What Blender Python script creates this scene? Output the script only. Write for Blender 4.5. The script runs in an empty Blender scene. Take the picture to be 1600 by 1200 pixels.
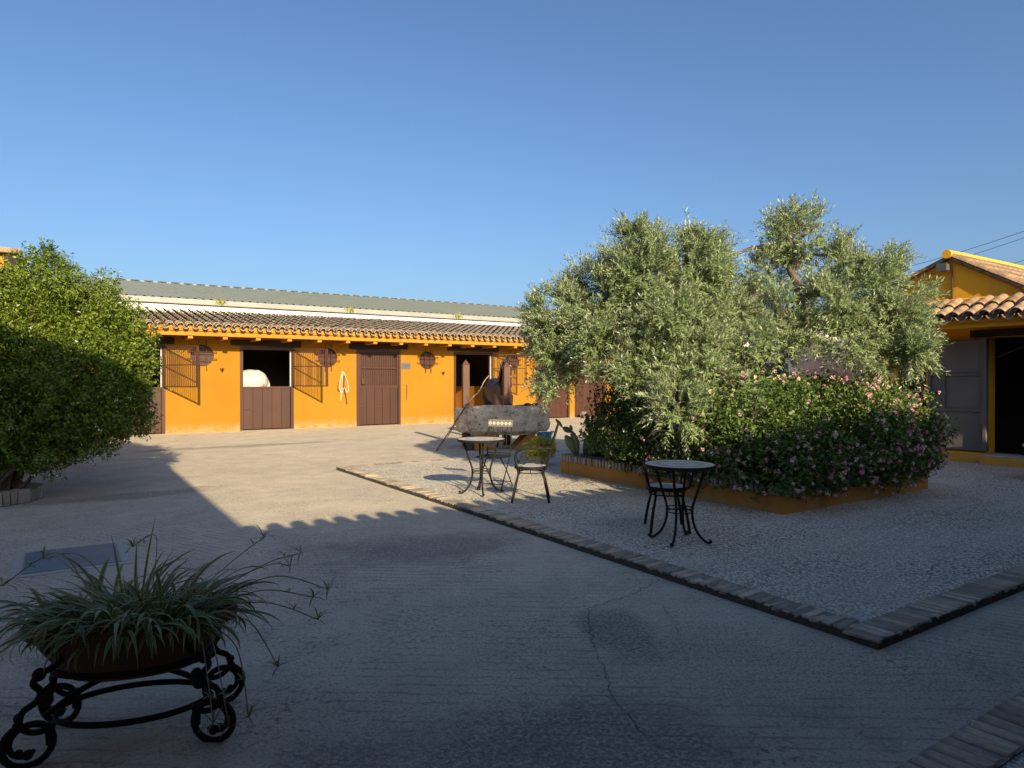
import bpy, bmesh, math, random
import numpy as np
from mathutils import Vector, Matrix, noise as mnoise

random.seed(7)
RNG = np.random.default_rng(11)
S = bpy.context.scene
COL = S.collection
R = math.radians

# ------------------------------------------------------------------ camera
cam_d = bpy.data.cameras.new('camera')
cam = bpy.data.objects.new('camera', cam_d)
COL.objects.link(cam)
S.camera = cam
cam_d.sensor_fit = 'HORIZONTAL'
cam_d.sensor_width = 36.0
cam_d.lens = 36.0 * 1060.0 / 1600.0
cam_d.clip_start = 0.05
cam_d.clip_end = 3000
cam.location = (0, 0, 1.6)
cam.rotation_euler = (R(90 - 0.43), 0, R(-33.5))

# ------------------------------------------------------------------ sky, sun, exposure
SUN_AZ, SUN_EL = R(10.4), R(23.8)
w = bpy.data.worlds.new('World')
S.world = w
w.use_nodes = True
wn = w.node_tree.nodes
bg = wn['Background']
sky = wn.new('ShaderNodeTexSky')
sky.sky_type = 'NISHITA'
sky.sun_disc = False
sky.sun_elevation = SUN_EL
sky.sun_rotation = math.pi + SUN_AZ
sky.altitude = 0
sky.air_density = 1.0
sky.dust_density = 2.6
sky.ozone_density = 5.5
w.node_tree.links.new(sky.outputs['Color'], bg.inputs['Color'])
bg.inputs['Strength'].default_value = 0.092
sun_d = bpy.data.lights.new('sun', 'SUN')
sun_d.energy = 5.0
sun_d.angle = R(0.53)
sun_d.color = (1.0, 0.83, 0.55)
sun = bpy.data.objects.new('sun', sun_d)
COL.objects.link(sun)
sun_dir = Vector((math.sin(SUN_AZ) * math.cos(SUN_EL), math.cos(SUN_AZ) * math.cos(SUN_EL), -math.sin(SUN_EL)))
sun.rotation_euler = sun_dir.to_track_quat('-Z', 'Y').to_euler()
sun.location = (-5, -30, 20)
S.view_settings.view_transform = 'Standard'
S.view_settings.look = 'None'
S.view_settings.exposure = 0.84
S.view_settings.gamma = 1.0
S.view_settings.use_curve_mapping = False
S.render.engine = 'CYCLES'
S.cycles.max_bounces = 8
S.cycles.transparent_max_bounces = 8

# ------------------------------------------------------------------ materials
MATS = {}


def lin(c):
    return tuple(((v / 255.0) / 12.92 if v / 255.0 <= 0.04045 else ((v / 255.0 + 0.055) / 1.055) ** 2.4) for v in c)


class NT:
    def __init__(self, name):
        self.m = bpy.data.materials.new(name)
        self.m.use_nodes = True
        self.t = self.m.node_tree
        self.n = self.t.nodes
        self.b = self.n['Principled BSDF']
        self.out = self.n['Material Output']
        self.tc = self.n.new('ShaderNodeTexCoord')

    def link(self, a, b):
        self.t.links.new(a, b)

    def noise(self, scale, detail=4, rough=0.55, vec=None, dist=0.0):
        n = self.n.new('ShaderNodeTexNoise')
        n.inputs['Scale'].default_value = scale
        n.inputs['Detail'].default_value = detail
        n.inputs['Roughness'].default_value = rough
        n.inputs['Distortion'].default_value = dist
        self.link(vec if vec is not None else self.tc.outputs['Object'], n.inputs['Vector'])
        return n.outputs['Fac']

    def ramp(self, fac, stops):
        r = self.n.new('ShaderNodeValToRGB')
        e = r.color_ramp.elements
        while len(e) < len(stops):
            e.new(0.5)
        for i, (p, c) in enumerate(stops):
            e[i].position = p
            e[i].color = (c, c, c, 1) if isinstance(c, (int, float)) else (*c, 1)
        self.link(fac, r.inputs['Fac'])
        return r.outputs['Color']

    def mix(self, fac, a, b, mode='MIX'):
        m = self.n.new('ShaderNodeMix')
        m.data_type = 'RGBA'
        m.blend_type = mode
        for sock, v in ((m.inputs[0], fac), (m.inputs[6], a), (m.inputs[7], b)):
            if isinstance(v, (int, float)):
                sock.default_value = v
            elif isinstance(v, tuple):
                sock.default_value = (*v, 1)
            else:
                self.link(v, sock)
        return m.outputs[2]

    def math(self, op, a, b=0.0):
        m = self.n.new('ShaderNodeMath')
        m.operation = op
        for i, v in enumerate((a, b)):
            if isinstance(v, (int, float)):
                m.inputs[i].default_value = v
            else:
                self.link(v, m.inputs[i])
        return m.outputs[0]

    def bump(self, h, strength=0.3, dist=0.01, prev=None):
        b = self.n.new('ShaderNodeBump')
        b.inputs['Strength'].default_value = strength
        b.inputs['Distance'].default_value = dist
        self.link(h, b.inputs['Height'])
        if prev is not None:
            self.link(prev, b.inputs['Normal'])
        return b.outputs['Normal']

    def mapping(self, scale=(1, 1, 1), rot=(0, 0, 0), loc=(0, 0, 0), src=None):
        m = self.n.new('ShaderNodeMapping')
        m.inputs['Scale'].default_value = scale
        m.inputs['Rotation'].default_value = rot
        m.inputs['Location'].default_value = loc
        self.link(src if src is not None else self.tc.outputs['Object'], m.inputs['Vector'])
        return m.outputs['Vector']

    def obj_random(self):
        o = self.n.new('ShaderNodeObjectInfo')
        return o.outputs['Random']


def basic(name, c1, c2=None, rough=0.7, scale=4.0, bump=0.2, bscale=60.0, spec=0.4, metallic=0.0, objvar=0.0, bdist=0.004, stretch=None):
    """Two-tone noise material with fine bump and optional per-object tone variation."""
    if name in MATS:
        return MATS[name]
    t = NT(name)
    c2 = c2 or tuple(v * 0.78 for v in c1)
    vec = t.mapping(stretch) if stretch else None
    f = t.ramp(t.noise(scale, 6, 0.6, vec), [(0.35, 0.0), (0.65, 1.0)])
    col = t.mix(f, c1, c2)
    if objvar:
        k = t.ramp(t.obj_random(), [(0.0, 1.0 - objvar), (1.0, 1.0 + objvar * 0.6)])
        col = t.mix(1.0, col, k, 'MULTIPLY')
    t.link(col, t.b.inputs['Base Color'])
    t.b.inputs['Roughness'].default_value = rough
    t.b.inputs['Specular IOR Level'].default_value = spec
    t.b.inputs['Metallic'].default_value = metallic
    if bump:
        t.link(t.bump(t.noise(bscale, 5, 0.6, vec), bump, bdist), t.b.inputs['Normal'])
    MATS[name] = t.m
    return t.m


def leafmat(name, stops, back=None, trans=0.3, rough=0.45, spec=0.35, tcol=None):
    t = NT(name)
    a = t.n.new('ShaderNodeAttribute')
    a.attribute_name = 'rnd'
    col = t.ramp(a.outputs['Fac'], stops)
    if back:
        g = t.n.new('ShaderNodeNewGeometry')
        col = t.mix(g.outputs['Backfacing'], col, back)
    t.link(col, t.b.inputs['Base Color'])
    t.b.inputs['Roughness'].default_value = rough
    t.b.inputs['Specular IOR Level'].default_value = spec
    tr = t.n.new('ShaderNodeBsdfTranslucent')
    if tcol:
        tr.inputs['Color'].default_value = (*tcol, 1)
    else:
        t.link(col, tr.inputs['Color'])
    mx = t.n.new('ShaderNodeMixShader')
    mx.inputs[0].default_value = trans
    t.link(t.b.outputs[0], mx.inputs[1])
    t.link(tr.outputs[0], mx.inputs[2])
    t.link(mx.outputs[0], t.out.inputs['Surface'])
    return t.m


def mat_plaster(name, c, stain=(0.30, 0.16, 0.05)):
    t = NT(name)
    o = t.tc.outputs['Object']
    big = t.ramp(t.noise(0.55, 5, 0.6), [(0.35, 0.0), (0.7, 1.0)])
    col = t.mix(big, c, (c[0] * 0.88, c[1] * 0.83, c[2] * 0.85))
    # rain streaks: noise stretched vertically
    st = t.ramp(t.noise(1.0, 6, 0.7, t.mapping((3.2, 3.2, 0.25))), [(0.54, 0.0), (0.78, 0.42)])
    col = t.mix(st, col, stain)
    # splash dirt near the ground, broken up by noise
    sep = t.n.new('ShaderNodeSeparateXYZ')
    t.link(o, sep.inputs[0])
    low = t.ramp(sep.outputs['Z'], [(0.0, 0.85), (0.30, 0.0)])
    dm = t.math('MULTIPLY', low, t.ramp(t.noise(5.0, 6, 0.7), [(0.35, 0.0), (0.7, 1.0)]))
    col = t.mix(dm, col, (0.42, 0.32, 0.20))
    t.link(col, t.b.inputs['Base Color'])
    t.b.inputs['Roughness'].default_value = 0.85
    t.b.inputs['Specular IOR Level'].default_value = 0.25
    n1 = t.bump(t.noise(9.0, 5, 0.6), 0.25, 0.02)
    t.link(t.bump(t.noise(90.0, 4, 0.6), 0.25, 0.004, n1), t.b.inputs['Normal'])
    return t.m


def mat_concrete():
    t = NT('broomed_concrete')
    o = t.tc.outputs['Object']
    base = t.mix(t.ramp(t.noise(0.35, 6, 0.6), [(0.3, 0.0), (0.7, 1.0)]), (0.67, 0.575, 0.43), (0.57, 0.49, 0.37))
    base = t.mix(t.ramp(t.noise(2.3, 7, 0.7), [(0.4, 0.0), (0.68, 0.6)]), base, (0.42, 0.36, 0.275))
    # big worn dark patches where the cement skin is gone (shape of their own)
    wob = t.noise(0.9, 6, 0.65)
    patches = None
    for (x, y, rx, ry, rz) in ((2.75, 5.75, 1.25, 0.62, -0.45), (1.75, 2.3, 1.25, 0.55, -0.5), (2.95, 3.2, 0.26, 0.5, -0.55),
                               (0.4, 4.6, 0.6, 0.35, 0.2), (3.6, 17.0, 2.8, 0.35, 0.0), (0.6, 10.6, 1.5, 0.35, 0.1)):
        mv = t.n.new('ShaderNodeMapping')
        mv.vector_type = 'TEXTURE'
        mv.inputs['Location'].default_value = (x, y, 0)
        mv.inputs['Rotation'].default_value = (0, 0, rz)
        mv.inputs['Scale'].default_value = (rx, ry, 1)
        t.link(o, mv.inputs['Vector'])
        ln = t.n.new('ShaderNodeVectorMath')
        ln.operation = 'LENGTH'
        t.link(mv.outputs[0], ln.inputs[0])
        d = t.math('ADD', ln.outputs['Value'], t.math('MULTIPLY', t.math('SUBTRACT', wob, 0.5), 2.6))
        p = t.ramp(d, [(0.55, 1.0), (1.0, 0.0)])
        patches = p if patches is None else t.math('MAXIMUM', patches, p)
    fine = t.ramp(t.noise(42.0, 5, 0.8), [(0.44, 0.15), (0.54, 1.0)])
    base = t.mix(t.math('MULTIPLY', t.math('MULTIPLY', patches, fine), 0.8), base, (0.155, 0.145, 0.135))
    # rough exposed grain all over
    grain = t.ramp(t.noise(60.0, 5, 0.8), [(0.42, 1.0), (0.49, 0.0)])
    zone = t.ramp(t.noise(0.8, 5, 0.6, t.mapping(loc=(3, 7, 1))), [(0.35, 0.45), (0.65, 1.0)])
    base = t.mix(t.math('MULTIPLY', t.math('MULTIPLY', grain, zone), 0.85), base, (0.17, 0.15, 0.125))
    pit = t.math('MULTIPLY', t.ramp(t.noise(26.0, 6, 0.85), [(0.43, 1.0), (0.48, 0.0)]), t.ramp(t.noise(1.7, 6, 0.7, t.mapping(loc=(8, 1, 3))), [(0.42, 0.0), (0.62, 1.0)]))
    base = t.mix(t.math('MULTIPLY', pit, 0.8), base, (0.14, 0.125, 0.11))
    chips = t.ramp(t.noise(48.0, 2, 0.5, t.mapping(loc=(9, 2, 4))), [(0.70, 0.0), (0.76, 0.8)])
    base = t.mix(chips, base, (0.55, 0.51, 0.44))
    # broom strokes: two families of wavy lines, chosen by zone
    lines = []
    for (rot, sc, loc) in ((R(35), 3.3, 0.0), (R(64), 3.9, 5.0)):
        wv = t.n.new('ShaderNodeTexWave')
        wv.wave_type = 'BANDS'
        wv.bands_direction = 'Y'
        wv.inputs['Scale'].default_value = sc
        wv.inputs['Distortion'].default_value = 3.2
        wv.inputs['Detail'].default_value = 4.0
        wv.inputs['Detail Scale'].default_value = 0.9
        wv.inputs['Detail Roughness'].default_value = 0.65
        t.link(t.mapping(rot=(0, 0, rot), loc=(loc, 0, 0)), wv.inputs['Vector'])
        lines.append(wv.outputs['Fac'])
    sel = t.ramp(t.noise(0.28, 2, 0.5, t.mapping(loc=(1.5, 0, 8))), [(0.47, 0.0), (0.53, 1.0)])
    wave = t.mix(sel, lines[0], lines[1])
    broken = t.math('MULTIPLY', t.ramp(t.noise(6.5, 6, 0.75), [(0.42, 0.0), (0.56, 1.0)]), t.ramp(t.noise(0.7, 4, 0.6, t.mapping(loc=(5, 5, 2))), [(0.40, 0.25), (0.55, 1.0)]))
    groove = t.math('MULTIPLY', t.ramp(wave, [(0.0, 1.0), (0.16, 0.0)]), broken)
    base = t.mix(t.math('MULTIPLY', groove, 0.72), base, (0.20, 0.178, 0.145))
    t.link(base, t.b.inputs['Base Color'])
    t.b.inputs['Roughness'].default_value = 0.88
    t.b.inputs['Specular IOR Level'].default_value = 0.25
    n1 = t.bump(t.noise(1.1, 4, 0.5), 0.35, 0.05)
    n2 = t.bump(groove, -0.5, 0.012, n1)
    n3 = t.bump(t.noise(85.0, 6, 0.8), 0.6, 0.012, n2)
    t.link(n3, t.b.inputs['Normal'])
    return t.m


def mat_pebble():
    t = NT('washed_pebble_paving')
    v = t.n.new('ShaderNodeTexVoronoi')
    v.inputs['Scale'].default_value = 54.0
    v.inputs['Randomness'].default_value = 1.0
    t.link(t.tc.outputs['Object'], v.inputs['Vector'])
    sep = t.n.new('ShaderNodeSeparateColor')
    t.link(v.outputs['Color'], sep.inputs[0])
    stone = t.ramp(sep.outputs[0], [(0.0, (0.36, 0.31, 0.245)), (0.4, (0.58, 0.50, 0.385)), (0.75, (0.72, 0.64, 0.50)), (1.0, (0.82, 0.76, 0.64))])
    edge = t.ramp(v.outputs['Distance'], [(0.42, 0.0), (0.72, 1.0)])
    col = t.mix(edge, stone, (0.17, 0.15, 0.115))
    # dusty filled areas in wavy bands
    band = t.ramp(t.noise(0.9, 5, 0.6, t.mapping((0.55, 1.5, 1), rot=(0, 0, 0.2))), [(0.42, 0.0), (0.66, 0.5)])
    col = t.mix(band, col, (0.60, 0.53, 0.42))
    col = t.mix(t.ramp(t.noise(2.0, 6, 0.7), [(0.5, 0.0), (0.75, 0.4)]), col, (0.34, 0.30, 0.235))
    t.link(col, t.b.inputs['Base Color'])
    t.b.inputs['Roughness'].default_value = 0.8
    inv = t.math('SUBTRACT', 1.0, v.outputs['Distance'])
    n1 = t.bump(t.noise(1.4, 4, 0.5), 0.3, 0.05)
    t.link(t.bump(inv, 0.6, 0.008, n1), t.b.inputs['Normal'])
    return t.m


def mat_travertine():
    t = NT('weathered_trough_stone')
    a = t.ramp(t.noise(3.0, 8, 0.65), [(0.32, (0.46, 0.34, 0.23)), (0.5, (0.76, 0.60, 0.42)), (0.7, (0.88, 0.74, 0.55))])
    pits = t.ramp(t.noise(13.0, 6, 0.75, dist=0.6), [(0.40, 1.0), (0.45, 0.0)])
    col = t.mix(t.math('MULTIPLY', pits, 0.85), a, (0.14, 0.115, 0.09))
    lich = t.ramp(t.noise(6.0, 7, 0.75, t.mapping(loc=(4, 1, 2))), [(0.55, 0.0), (0.70, 0.6)])
    col = t.mix(lich, col, (0.36, 0.31, 0.245))
    t.link(col, t.b.inputs['Base Color'])
    t.b.inputs['Roughness'].default_value = 0.92
    n1 = t.bump(t.noise(9.0, 8, 0.7), 0.7, 0.06)
    t.link(t.bump(pits, -0.5, 0.03, n1), t.b.inputs['Normal'])
    return t.m


def mat_mosaic():
    """Round mosaic top: rings of pale and grey tesserae (object space, around local z)."""
    t = NT('stone_mosaic')
    sep = t.n.new('ShaderNodeSeparateXYZ')
    t.link(t.tc.outputs['Object'], sep.inputs[0])
    r = t.math('SQRT', t.math('ADD', t.math('MULTIPLY', sep.outputs[0], sep.outputs[0]), t.math('MULTIPLY', sep.outputs[1], sep.outputs[1])))
    rings = t.ramp(t.math('MULTIPLY', r, 1.0 / 0.34), [(0.0, (0.42, 0.38, 0.32)), (0.20, (0.36, 0.32, 0.27)), (0.27, (0.60, 0.56, 0.49)), (0.48, (0.56, 0.52, 0.45)),
                                                      (0.52, (0.36, 0.31, 0.26)), (0.66, (0.34, 0.30, 0.26)), (0.70, (0.58, 0.54, 0.47)), (1.0, (0.55, 0.51, 0.44))])
    v = t.n.new('ShaderNodeTexVoronoi')
    v.feature = 'DISTANCE_TO_EDGE'
    v.inputs['Scale'].default_value = 55.0
    t.link(t.tc.outputs['Object'], v.inputs['Vector'])
    v2 = t.n.new('ShaderNodeTexVoronoi')
    v2.inputs['Scale'].default_value = 55.0
    t.link(t.tc.outputs['Object'], v2.inputs['Vector'])
    sc = t.n.new('ShaderNodeSeparateColor')
    t.link(v2.outputs['Color'], sc.inputs[0])
    col = t.mix(1.0, rings, t.ramp(sc.outputs[0], [(0.0, 0.72), (1.0, 1.12)]), 'MULTIPLY')
    grout = t.ramp(v.outputs['Distance'], [(0.02, 1.0), (0.07, 0.0)])
    col = t.mix(t.math('MULTIPLY', grout, 0.7), col, (0.22, 0.20, 0.18))
    t.link(col, t.b.inputs['Base Color'])
    t.b.inputs['Roughness'].default_value = 0.5
    t.link(t.bump(t.noise(60, 3), 0.15, 0.003), t.b.inputs['Normal'])
    return t.m


def mat_bay():
    t = NT('bay_horse_coat')
    sep = t.n.new('ShaderNodeSeparateXYZ')
    t.link(t.tc.outputs['Object'], sep.inputs[0])
    body = t.mix(t.ramp(t.noise(3.0, 5), [(0.35, 0.0), (0.65, 1.0)]), (0.036, 0.016, 0.010), (0.021, 0.010, 0.008))
    legs = t.ramp(sep.outputs['Z'], [(0.62, 1.0), (0.86, 0.0)])
    t.link(t.mix(legs, body, (0.012, 0.010, 0.010)), t.b.inputs['Base Color'])
    t.b.inputs['Roughness'].default_value = 0.55
    t.b.inputs['Specular IOR Level'].default_value = 0.5
    t.link(t.bump(t.noise(120, 3, 0.6, t.mapping((1, 1, 0.2))), 0.15, 0.003), t.b.inputs['Normal'])
    return t.m


M = {}
M['ochre'] = mat_plaster('ochre_plaster', (0.335, 0.157, 0.009))
M['ochre_house'] = mat_plaster('brightened_ochre_plaster', (0.76, 0.375, 0.022), (0.36, 0.20, 0.07))  # ochre brightened to make up for the weak grazing sun on the gable
M['ochre2'] = mat_plaster('worn_ochre_plaster', (0.46, 0.205, 0.022), (0.22, 0.13, 0.05))
M['ochre_trim'] = basic('ochre_painted_trim', (0.45, 0.205, 0.016), (0.39, 0.17, 0.013), 0.75, 3.0, 0.15, 40)
M['white'] = mat_plaster('whitewash', (0.72, 0.70, 0.66), (0.55, 0.50, 0.42))
M['brown'] = basic('brown_door_paint', (0.066, 0.0225, 0.0112), (0.052, 0.018, 0.0095), 0.5, 2.5, 0.25, 30, 0.45, objvar=0.16, stretch=(1, 1, 0.15))
M['brown_metal'] = basic('brown_painted_iron', (0.082, 0.030, 0.0155), (0.062, 0.024, 0.013), 0.48, 6.0, 0.1, 60)
M['beam'] = basic('dark_oak_beam', (0.040, 0.022, 0.014), (0.020, 0.012, 0.009), 0.7, 3.0, 0.6, 14, 0.3, bdist=0.012, stretch=(0.15, 1, 1))
M['pale_jamb'] = basic('pale_jamb_edge', (0.50, 0.48, 0.45), (0.40, 0.38, 0.36), 0.45, 8.0, 0.05)
M['tile'] = basic('weathered_clay_tile', (0.35, 0.26, 0.185), (0.19, 0.15, 0.115), 0.9, 9.0, 0.5, 45, 0.2, objvar=0.28, bdist=0.008)
M['tile_roof'] = basic('lichened_clay_tile', (0.36, 0.285, 0.21), (0.20, 0.165, 0.13), 0.92, 3.6, 0.5, 45, 0.2, bdist=0.008)
M['tile_warm'] = basic('warm_clay_tile', (0.40, 0.255, 0.15), (0.19, 0.125, 0.085), 0.9, 8.0, 0.5, 45, 0.2, objvar=0.25, bdist=0.008)
M['tile_cut'] = basic('cut_clay_edge', (0.55, 0.42, 0.27), (0.42, 0.30, 0.18), 0.9, 12.0, 0.3, 60, 0.2)
M['barn_roof'] = basic('grey_green_steel_sheet', (0.215, 0.232, 0.185), (0.19, 0.205, 0.165), 0.55, 1.2, 0.03, 30, 0.4)
M['barn_trim'] = basic('pale_steel_gutter', (0.29, 0.30, 0.275), (0.25, 0.26, 0.24), 0.5, 1.0, 0.05)
M['barn_dark'] = basic('dark_foam_closure', (0.05, 0.06, 0.065), None, 0.8, 5, 0)
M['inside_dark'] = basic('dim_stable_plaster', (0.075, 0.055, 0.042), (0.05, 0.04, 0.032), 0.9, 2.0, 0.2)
M['straw'] = basic('straw_bedding', (0.30, 0.22, 0.11), (0.20, 0.14, 0.07), 0.95, 14, 0.6, 50)
M['concrete'] = mat_concrete()
M['pebble'] = mat_pebble()
M['brick'] = basic('worn_edging_brick', (0.58, 0.455, 0.32), (0.36, 0.295, 0.22), 0.95, 22.0, 0.8, 40, 0.2, objvar=0.38, bdist=0.008)
M['coping'] = basic('grey_coping_brick', (0.36, 0.31, 0.24), (0.24, 0.21, 0.17), 0.9, 11.0, 0.6, 45, 0.2, objvar=0.25, bdist=0.008)
M['mortar'] = basic('grey_mortar', (0.17, 0.155, 0.135), (0.12, 0.11, 0.10), 0.95, 9.0, 0.5, 60)
M['edge_mortar'] = basic('pale_edging_mortar', (0.33, 0.285, 0.22), (0.20, 0.175, 0.14), 0.95, 14.0, 0.7, 60, bdist=0.008)
M['riser'] = basic('dark_riser', (0.085, 0.075, 0.062), (0.05, 0.045, 0.04), 0.95, 12.0, 0.6, 50)  # dark colour for the face under the edging bricks
M['crack'] = basic('open_crack_dirt', (0.055, 0.05, 0.045), None, 0.95, 20, 0.2)
M['cover'] = basic('blue_grey_steel_plate', (0.30, 0.34, 0.38), (0.23, 0.26, 0.30), 0.42, 3.0, 0.15, 40, 0.5, metallic=0.35)
M['cover_frame'] = basic('pale_cement_collar', (0.48, 0.44, 0.38), (0.38, 0.35, 0.30), 0.9, 8, 0.4, 60)
M['stone'] = mat_travertine()
M['iron'] = basic('black_wrought_iron', (0.012, 0.012, 0.013), (0.020, 0.017, 0.015), 0.6, 14, 0.2, 60, 0.15)
M['mosaic'] = mat_mosaic()
M['terracotta'] = basic('old_terracotta', (0.165, 0.078, 0.046), (0.115, 0.06, 0.04), 0.8, 6, 0.3, 40, 0.3)
M['soil'] = basic('dry_garden_soil', (0.085, 0.062, 0.042), (0.05, 0.037, 0.027), 0.97, 10, 0.8, 40, bdist=0.02)
M['bark'] = basic('olive_bark', (0.155, 0.125, 0.095), (0.085, 0.068, 0.052), 0.95, 7, 0.9, 18, 0.2, bdist=0.03, stretch=(1, 1, 0.3))
M['twig'] = basic('brown_twig_bark', (0.11, 0.075, 0.045), (0.07, 0.05, 0.03), 0.9, 20, 0.3)
M['bay'] = mat_bay()
M['grey_coat'] = basic('white_horse_coat', (0.52, 0.49, 0.44), (0.42, 0.395, 0.36), 0.55, 3, 0.12, 90, 0.3)
M['black_hair'] = basic('black_horse_hair', (0.012, 0.010, 0.010), (0.03, 0.02, 0.016), 0.5, 20, 0.5, 60, stretch=(6, 6, 0.4))
M['pale_hair'] = basic('pale_horse_hair', (0.55, 0.52, 0.46), (0.42, 0.39, 0.34), 0.6, 20, 0.5, 60, stretch=(6, 6, 0.4))
M['post'] = basic('rust_brown_post_paint', (0.105, 0.040, 0.020), (0.08, 0.032, 0.017), 0.5, 3, 0.2, 25, stretch=(1, 1, 0.2))
M['grey_metal'] = basic('grey_steel_panel', (0.165, 0.148, 0.13), (0.14, 0.127, 0.112), 0.5, 1.8, 0.06, 20, 0.4)
M['grey_frame'] = basic('grey_steel_frame', (0.16, 0.147, 0.132), (0.13, 0.12, 0.11), 0.45, 5, 0.06, 30)
M['cane'] = basic('peeled_cane_wood', (0.44, 0.34, 0.21), (0.24, 0.17, 0.10), 0.7, 5, 0.3, 40)
M['dark_cane'] = basic('dark_stick_wood', (0.075, 0.055, 0.042), (0.04, 0.03, 0.026), 0.7, 8, 0.3, 40)
M['rope'] = basic('pale_cotton_rope', (0.62, 0.55, 0.43), (0.45, 0.38, 0.28), 0.9, 30, 0.6, 80)
M['blue'] = basic('blue_plastic', (0.015, 0.12, 0.24), (0.012, 0.10, 0.20), 0.4, 6, 0.05)
M['stoneball'] = basic('grey_fieldstone', (0.22, 0.20, 0.18), (0.14, 0.13, 0.12), 0.9, 8, 0.6, 25)
M['pot_white'] = basic('chalky_white_pot', (0.62, 0.58, 0.50), (0.50, 0.46, 0.40), 0.8, 8, 0.3)
M['pad'] = basic('cactus_skin', (0.105, 0.135, 0.075), (0.145, 0.155, 0.085), 0.6, 9, 0.3, 50, 0.35, objvar=0.25)
M['plaque'] = basic('slate_name_plate', (0.13, 0.14, 0.13), (0.10, 0.105, 0.10), 0.5, 20, 0.1)
M['lamp_grey'] = basic('weathered_lamp_housing', (0.095, 0.10, 0.10), (0.07, 0.075, 0.08), 0.5, 10, 0.1)
M['cable'] = basic('black_cable_sheath', (0.03, 0.03, 0.032), None, 0.6, 5, 0)
M['window_dark'] = basic('dusty_dark_glass', (0.02, 0.022, 0.025), None, 0.15, 3, 0, spec=0.6)
M['beige'] = basic('sandy_rubble_wall', (0.60, 0.48, 0.33), (0.40, 0.30, 0.20), 0.95, 5, 0.8, 16, 0.2, bdist=0.04)
M['olive_leaf'] = leafmat('olive_leaf', [(0.0, (0.090, 0.143, 0.045)), (0.4, (0.168, 0.235, 0.082)), (0.75, (0.25, 0.318, 0.13)), (0.95, (0.35, 0.395, 0.185)), (1.0, (0.26, 0.17, 0.07))],
                        back=(0.42, 0.46, 0.32), trans=0.13)
M['hedge_leaf'] = leafmat('lantana_leaf', [(0.0, (0.040, 0.072, 0.016)), (0.5, (0.088, 0.145, 0.030)), (0.9, (0.155, 0.205, 0.042)), (1.0, (0.22, 0.20, 0.05))], trans=0.14)
M['jas_leaf'] = leafmat('jasmine_leaf', [(0.0, (0.045, 0.085, 0.010)), (0.5, (0.130, 0.188, 0.020)), (0.9, (0.235, 0.290, 0.032)), (0.97, (0.19, 0.19, 0.04)), (1.0, (0.20, 0.12, 0.05))], trans=0.18)
M['yellow_leaf'] = leafmat('golden_leaf', [(0.0, (0.30, 0.28, 0.02)), (0.4, (0.70, 0.58, 0.05)), (1.0, (0.85, 0.72, 0.14))], trans=0.3)
M['weed_leaf'] = leafmat('yellow_weed_leaf', [(0.0, (0.30, 0.30, 0.05)), (1.0, (0.5, 0.45, 0.08))], trans=0.3)
M['petal'] = leafmat('pink_petal', [(0.0, (0.72, 0.30, 0.42)), (0.45, (0.80, 0.46, 0.50)), (0.75, (0.85, 0.66, 0.62)), (1.0, (0.85, 0.76, 0.50))], trans=0.25, rough=0.7, spec=0.2)
M['white_petal'] = leafmat('white_petal', [(0.0, (0.85, 0.85, 0.82)), (1.0, (0.9, 0.9, 0.9))], trans=0.3, rough=0.7, spec=0.2)


def mat_spider():
    t = NT('striped_spider_leaf')
    uv = t.n.new('ShaderNodeSeparateXYZ')
    t.link(t.tc.outputs['UV'], uv.inputs[0])
    stripe = t.ramp(uv.outputs[0], [(0.0, 1.0), (0.20, 0.75), (0.34, 0.0), (0.66, 0.0), (0.80, 0.75), (1.0, 1.0)])
    k = t.obj_random()
    g = t.ramp(k, [(0.0, (0.085, 0.120, 0.018)), (0.6, (0.150, 0.185, 0.026)), (0.93, (0.19, 0.21, 0.035)), (1.0, (0.28, 0.20, 0.08))])
    col = t.mix(t.math('MULTIPLY', stripe, 0.42), g, (0.58, 0.60, 0.34))
    t.link(col, t.b.inputs['Base Color'])
    t.b.inputs['Roughness'].default_value = 0.42
    tr = t.n.new('ShaderNodeBsdfTranslucent')
    t.link(col, tr.inputs['Color'])
    mx = t.n.new('ShaderNodeMixShader')
    mx.inputs[0].default_value = 0.25
    t.link(t.b.outputs[0], mx.inputs[1])
    t.link(tr.outputs[0], mx.inputs[2])
    t.link(mx.outputs[0], t.out.inputs['Surface'])
    return t.m


def mat_chairtile():
    """Painted ceramic panel: pale stars between two rows of terracotta diamonds (flat print)."""
    t = NT('painted_ceramic_tiles')
    sep = t.n.new('ShaderNodeSeparateXYZ')
    t.link(t.tc.outputs['Object'], sep.inputs[0])
    x, z = sep.outputs[0], sep.outputs[2]
    fx = t.math('ABSOLUTE', t.math('SUBTRACT', t.math('FRACT', t.math('MULTIPLY', x, 1 / 0.062)), 0.5))
    fz = t.math('ABSOLUTE', t.math('MULTIPLY', t.math('SUBTRACT', z, 0.905), 1 / 0.062))
    d = t.math('ADD', fx, fz)
    star = t.ramp(d, [(0.42, 1.0), (0.48, 0.0)])
    chk = t.n.new('ShaderNodeTexChecker')
    chk.inputs['Scale'].default_value = 1 / 0.031
    chk.inputs['Color1'].default_value = (0.22, 0.06, 0.03, 1)
    chk.inputs['Color2'].default_value = (0.42, 0.34, 0.22, 1)
    t.link(t.mapping(rot=(0, R(45), 0)), chk.inputs['Vector'])
    edge = t.ramp(fz, [(0.70, 0.0), (0.74, 1.0)])
    col = t.mix(edge, t.mix(star, (0.16, 0.17, 0.13), (0.55, 0.54, 0.48)), chk.outputs['Color'])
    col = t.mix(t.ramp(d, [(0.16, 1.0), (0.2, 0.0)]), col, (0.35, 0.20, 0.05))
    t.link(col, t.b.inputs['Base Color'])
    t.b.inputs['Roughness'].default_value = 0.3
    return t.m


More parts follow.
